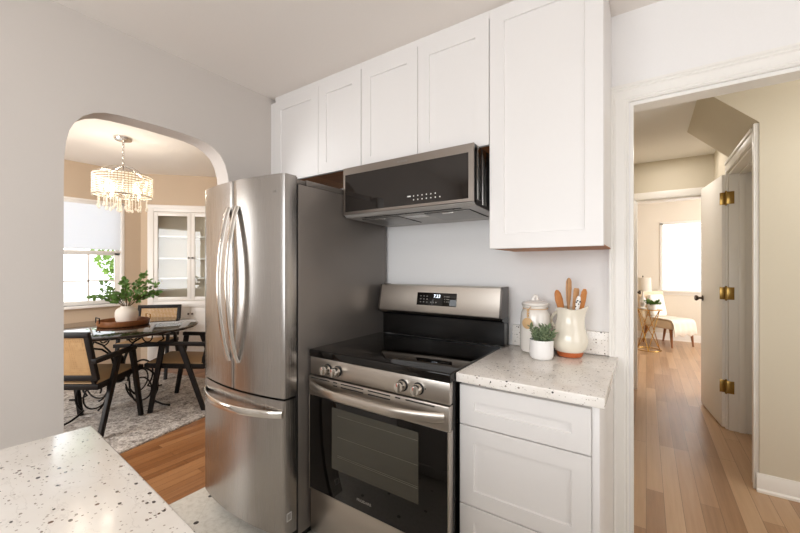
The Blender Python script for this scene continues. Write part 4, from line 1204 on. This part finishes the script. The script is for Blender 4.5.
# ------------------------------------------------------------------ corner hutch (local frame: x along the face, y into the corner)
hu = thing('corner_hutch', 'white built-in corner hutch with glass upper doors in the dining room', 'cabinet', tuple(HUT), HR)
hc = 0.613
bm = BM()
box(bm, HS0, 0.16, -0.02, 0.05, 0.10, HZT, 0.003); box(bm, 1.066, HS1, -0.02, 0.05, 0.10, HZT, 0.003)
box(bm, 0.16, 1.066, -0.02, 0.05, 2.055, HZT, 0.003); box(bm, 0.16, 1.066, -0.02, 0.05, 0.775, 0.862, 0.003); box(bm, HS0, HS1, -0.02, 0.05, 0.0, 0.10, 0.003)
box(bm, HS0 - 0.012, HS1 + 0.012, -0.034, -0.018, HZT - 0.03, HZT + 0.012, 0.004)
part('face_frame', bm, M['trim'], hu, world=False)
bm = BM(); prism(bm, [(0.15, 0.05), (0.16, 0.05), (hc, 0.503), (1.066, 0.05), (1.076, 0.05), (hc, 0.513)], 'z', 0.10, 2.08); prism(bm, [(0.16, 0.05), (1.066, 0.05), (hc, 0.503)], 'z', 2.06, 2.075)
part('back_panel', bm, M['hback'], hu, world=False)
for z in (0.86, 1.175, 1.445, 1.74):
    bm = BM(); prism(bm, [(0.165, 0.032), (1.061, 0.032), (hc, 0.48)], 'z', z - 0.02, z); part('shelf', bm, M['trim'], hu, world=False)
for a, b, ks in ((0.162, hc - 0.0015, 1), (hc + 0.0015, 1.064, -1)):
    # glass door
    bm = BM(); st = 0.046
    box(bm, a, a + st, -0.012, 0.008, 0.866, 2.051, 0.002); box(bm, b - st, b, -0.012, 0.008, 0.866, 2.051, 0.002)
    box(bm, a + st, b - st, -0.012, 0.008, 0.866, 0.918, 0.002); box(bm, a + st, b - st, -0.012, 0.008, 2.0, 2.051, 0.002)
    d = part('glass_door', bm, M['trim'], hu, world=False)
    bm = BM(); box(bm, a + st, b - st, -0.003, 0.0, 0.918, 2.0); part('pane', bm, M['hpane'], d, world=False)
    kx = b - 0.022 if ks > 0 else a + 0.022
    bm = BM(); lathe(bm, [(0.005, 0), (0.005, 0.012), (0.012, 0.018), (0.012, 0.024), (0.003, 0.028)], 14); bm.transform(Matrix.Translation((kx, -0.012, 1.44)) @ Matrix.Rotation(PI / 2, 4, 'X')); part('knob', bm, M['knobd'], d, world=False)
    bm = BM(); shaker(bm, a, b, 0.105, 0.771, -0.022, 0.03, 0.05, 0.006)
    d = part('lower_door', bm, M['trim'], hu, world=False)
    bm = BM(); lathe(bm, [(0.005, 0), (0.005, 0.012), (0.012, 0.018), (0.012, 0.024), (0.003, 0.028)], 14); bm.transform(Matrix.Translation((kx, -0.022, 0.69)) @ Matrix.Rotation(PI / 2, 4, 'X')); part('knob', bm, M['knobd'], d, world=False)

# ------------------------------------------------------------------ chandelier
hxc, hyc = -4.135, 1.41
ch = thing('chandelier', 'lit round crystal bead chandelier hanging over the dining table', 'chandelier', (hxc, hyc, DZ))
bm = BM(); lathe(bm, [(0.075, DZ - 0.001), (0.075, DZ - 0.012), (0.068, DZ - 0.028), (0.02, DZ - 0.034), (0.006, DZ - 0.05)], 32, (hxc, hyc, 0)); part('canopy', bm, M['chrome'], ch)
bm = BM(); z = DZ - 0.055; k = 0
while z > 2.29:
    pts = [(0.009 * math.cos(2 * PI * j / 12), 0, 0.017 * math.sin(2 * PI * j / 12)) for j in range(12)]
    rot = Matrix.Rotation(PI / 2 * (k % 2) + 0.4, 4, 'Z')
    tube(bm, [rot @ Vector(p) + Vector((hxc, hyc, z)) for p in pts], 0.0028, 6, closed=True); z -= 0.026; k += 1
part('chain', bm, M['chrome'], ch)
CR, CZ0, CZ1 = 0.232, 1.985, 2.185
bm = BM()
for zz in (CZ0, CZ1): tube(bm, [(hxc + CR * math.cos(2 * PI * k / 48), hyc + CR * math.sin(2 * PI * k / 48), zz) for k in range(48)], 0.005, 8, closed=True)
for k in range(4):
    a = k * PI / 2 + 0.3
    tube(bm, [(hxc, hyc, 2.285), (hxc + 0.12 * math.cos(a), hyc + 0.12 * math.sin(a), 2.25), (hxc + CR * math.cos(a), hyc + CR * math.sin(a), CZ1)], 0.004, 6)
    tube(bm, [(hxc, hyc, 2.285), (hxc, hyc, 2.02), (hxc + 0.07 * math.cos(a), hyc + 0.07 * math.sin(a), 1.975), (hxc + 0.15 * math.cos(a), hyc + 0.15 * math.sin(a), 2.01)], 0.005, 6)
    tube(bm, [(hxc, hyc, CZ0), (hxc + CR * math.cos(a), hyc + CR * math.sin(a), CZ0)], 0.003, 6)
    lathe(bm, [(0.012, 1.975), (0.022, 1.978), (0.024, 1.995), (0.010, 2.0)], 12, (hxc + 0.15 * math.cos(a), hyc + 0.15 * math.sin(a), 0))
part('frame', bm, M['chrome'], ch)
bm = BM(); rows, cols = 9, 56
for i in range(rows):
    z = CZ0 + 0.013 + (CZ1 - CZ0 - 0.026) * i / (rows - 1)
    for k in range(cols):
        a = 2 * PI * k / cols
        box(bm, -0.004, 0.004, -0.0108, 0.0108, -0.0062, 0.0062, 0.0025, 1, mat=Matrix.Translation((hxc + CR * math.cos(a), hyc + CR * math.sin(a), z)) @ Matrix.Rotation(a, 4, 'Z'))
part('bead_drum', bm, M['crystal'], ch, smooth=0, kind='stuff')
for k in range(4):
    a = k * PI / 2 + 0.3
    bm = BM(); lathe(bm, [(0.010, 2.0), (0.014, 2.02), (0.017, 2.05), (0.012, 2.08), (0.002, 2.098)], 14, (hxc + 0.15 * math.cos(a), hyc + 0.15 * math.sin(a), 0)); part('bulb', bm, M['bulb'], ch)
for ring, nn, zb in ((0.19, 12, 1.875), (0.12, 8, 1.86), (0.05, 4, 1.85)):
    for k in range(nn):
        a = 2 * PI * k / nn + ring * 5
        x, y = hxc + ring * math.cos(a), hyc + ring * math.sin(a)
        bm = BM(); z = CZ0 - 0.008
        while z > zb + 0.03: ball(bm, (x, y, z), 0.0065, u=8, v=6); z -= 0.0135
        s = part('crystal_strand', bm, M['crystal'], ch)
        bm = BM(); lathe(bm, [(0.002, 0.026), (0.007, 0.016), (0.012, 0.004), (0.009, -0.008), (0.002, -0.014)], 8, (x, y, zb)); part('crystal_drop', bm, M['crystal'], s, smooth=0)
for k in range(4):
    a = k * PI / 2 + 0.3
    l = bpy.data.lights.new('chandelier_bulb_light', 'POINT'); l.energy = 1.7; l.color = (1.0, 0.89, 0.75); l.shadow_soft_size = 0.03
    o = bpy.data.objects.new('chandelier_bulb_light', l); COL.objects.link(o); o.location = (hxc + 0.15 * math.cos(a), hyc + 0.15 * math.sin(a), 2.125); o.parent = ch
    o.location = Vector(o.location) - Vector((hxc, hyc, DZ))

# ------------------------------------------------------------------ bedroom: chair, throw, pillow, table, lamp, plant
cf = face(0.74, -0.67)
ac = thing('accent_chair', 'armless cream upholstered chair with tapered wooden legs under the bedroom window', 'chair', (0.29, 7.74, 0), cf)
bm = BM(); box(bm, -0.26, 0.26, -0.22, 0.30, 0.30, 0.45, 0.04, 4); part('seat', bm, M['fab'], ac, world=False, smooth=60)
bm = BM(); vs = box(bm, -0.26, 0.26, -0.05, 0.05, 0.0, 0.56, 0.035, 4, mat=Matrix.Translation((0, -0.235, 0.34)) @ Matrix.Rotation(0.16, 4, 'X')); part('backrest', bm, M['fab'], ac, world=False, smooth=60)
for x, y, dx, dy in ((-0.21, 0.25, -0.01, 0.03), (0.21, 0.25, 0.01, 0.03), (-0.21, -0.19, -0.01, -0.06), (0.21, -0.19, 0.01, -0.06)):
    bm = BM(); tube(bm, [(x + dx, y + dy, 0.0), (x + dx * 0.6, y + dy * 0.6, 0.12), (x, y, 0.31)], [0.013, 0.018, 0.026], 10); part('leg', bm, M['legw'], ac, world=False)


def drape(name, path, x0, x1, mat, label, cat, loc, rz, t=0.012, n=14):
    bm = BM(); rows = []
    for i in range(n + 1):
        x = x0 + (x1 - x0) * i / n; w = 0.008 * math.sin(i * 1.9); row = []
        for j, (y, z) in enumerate(path):
            k = j / (len(path) - 1); row.append((x + 0.02 * math.sin(j * 0.7), y + w * (1 if z < 0.44 else 0.2), z + (0.02 * math.sin(i * 1.3) if j == len(path) - 1 else 0) + abs(w) * 0.4))
        rows.append(row)
    def grid(off):
        return [[bm.verts.new((p[0], p[1] + off[0] * (1 if p[2] < 0.44 else 0), p[2] + off[1])) for p in row] for row in rows]
    A = grid((0, 0)); B = grid((t, t * 0.8))
    m_, k_ = len(A), len(A[0])
    for i in range(m_ - 1):
        for j in range(k_ - 1):
            bm.faces.new((A[i][j], A[i + 1][j], A[i + 1][j + 1], A[i][j + 1])); bm.faces.new((B[i][j + 1], B[i + 1][j + 1], B[i + 1][j], B[i][j]))
    for i in range(m_ - 1):
        for j in (0, k_ - 1): bm.faces.new((A[i][j], A[i + 1][j], B[i + 1][j], B[i][j]))
    for j in range(k_ - 1):
        for i in (0, m_ - 1): bm.faces.new((A[i][j], A[i][j + 1], B[i][j + 1], B[i][j]))
    o = part(name, bm, mat, smooth=60); o.location = loc; o.rotation_euler = (0, 0, rz)
    return tag(o, label, cat)


drape('throw_blanket', [(-0.12, 0.455), (0.0, 0.456), (0.15, 0.457), (0.27, 0.456), (0.315, 0.44), (0.322, 0.38), (0.326, 0.30), (0.332, 0.20)], -0.20, 0.27, M['throw'], 'cream knitted throw hanging over the front of the accent chair seat', 'blanket', (0.29, 7.74, 0), cf)
bm = BM(); box(bm, -0.15, 0.15, -0.045, 0.045, -0.19, 0.19, 0.04, 4, mat=Matrix.Translation((0.05, -0.135, 0.655)) @ Matrix.Rotation(0.22, 4, 'X'))
o = part('cushion', bm, M['white'], smooth=60); o.location = (0.29, 7.74, 0); o.rotation_euler = (0, 0, cf); tag(o, 'plain white cushion leaning on the accent chair back', 'cushion')

sx_, sy_ = 0.03, 7.05
st = thing('side_table', 'gold wire side table with crossing legs beside the accent chair', 'table', (sx_, sy_, 0))
bm = BM(); lathe(bm, [(0.17, 0.640), (0.185, 0.640), (0.188, 0.645), (0.185, 0.650), (0.002, 0.650)], 40, (sx_, sy_, 0)); part('tabletop', bm, M['gold'], st)
for k in range(3):
    a = k * 2 * PI / 3 + 0.5
    for s in (-1, 1):
        bm = BM(); tube(bm, [(sx_ + 0.17 * math.cos(a), sy_ + 0.17 * math.sin(a), 0.006), (sx_ + 0.17 * math.cos(a + s * 2.1), sy_ + 0.17 * math.sin(a + s * 2.1), 0.640)], 0.006, 8); part('leg', bm, M['gold'], st)
bm = BM(); tube(bm, [(sx_ + 0.17 * math.cos(2 * PI * k / 36), sy_ + 0.17 * math.sin(2 * PI * k / 36), 0.006) for k in range(36)], 0.006, 8, closed=True); part('base_ring', bm, M['gold'], st)
lx_, ly_ = sx_ - 0.075, sy_ + 0.065
lm = thing('table_lamp', 'white drum-shade table lamp on the gold side table', 'lamp', (lx_, ly_, 0.6505))
bm = BM(); lathe(bm, [(0.055, 0.6505), (0.058, 0.657), (0.02, 0.67), (0.035, 0.70), (0.05, 0.75), (0.04, 0.80), (0.015, 0.85), (0.010, 0.95), (0.008, 1.0)], 28, (lx_, ly_, 0)); part('base', bm, M['ceram'], lm)
bm = BM()
lathe(bm, [(0.118, 0.93), (0.120, 0.93), (0.110, 1.15), (0.108, 1.15), (0.108, 1.148), (0.116, 0.932)], 40, (lx_, ly_, 0)); part('lamp_shade', bm, M['shade'], lm)
bm = BM(); tube(bm, [(lx_, ly_, 1.0), (lx_, ly_, 1.165)], 0.003, 6); ball(bm, (lx_, ly_, 1.172), 0.010)
for k in range(3): a = k * 2.1; tube(bm, [(lx_, ly_, 1.14), (lx_ + 0.109 * math.cos(a), ly_ + 0.109 * math.sin(a), 1.145)], 0.002, 6)
part('finial', bm, M['knobd'], lm)
ppx, ppy = sx_ + 0.05, sy_ - 0.11
pp = thing('potted_plant', 'small green plant in a white pot on the gold side table', 'plant', (ppx, ppy, 0.6505))
bm = BM(); lathe(bm, [(0.042, 0.6505), (0.056, 0.654), (0.062, 0.68), (0.064, 0.738), (0.058, 0.738), (0.056, 0.69), (0.002, 0.665)], 28, (ppx, ppy, 0)); part('pot', bm, M['matte'], pp)
bm = BM(); lathe(bm, [(0.0565, 0.715), (0.0565, 0.723), (0.002, 0.725)], 20, (ppx, ppy, 0)); part('soil', bm, M['soil'], pp)
bm = BM(); rb = random.Random(5)
for k in range(26):
    a = rb.uniform(0, 2 * PI); e = rb.uniform(0.2, 1.2); L = rb.uniform(0.06, 0.11)
    d = Vector((math.cos(a), math.sin(a), e)).normalized(); p = Vector((ppx, ppy, 0.723)); q = p + d * L
    tube(bm, [p, q], 0.0018, 5)
    for s in range(5): leaf(bm, p + d * L * (0.35 + 0.16 * s), d + Vector((rb.uniform(-1, 1), rb.uniform(-1, 1), rb.uniform(-.3, .6))), (rb.uniform(-1, 1), rb.uniform(-1, 1), 0.2), 0.05, 0.03)
part('leaves', bm, M['leaf'], pp, smooth=0, kind='stuff')
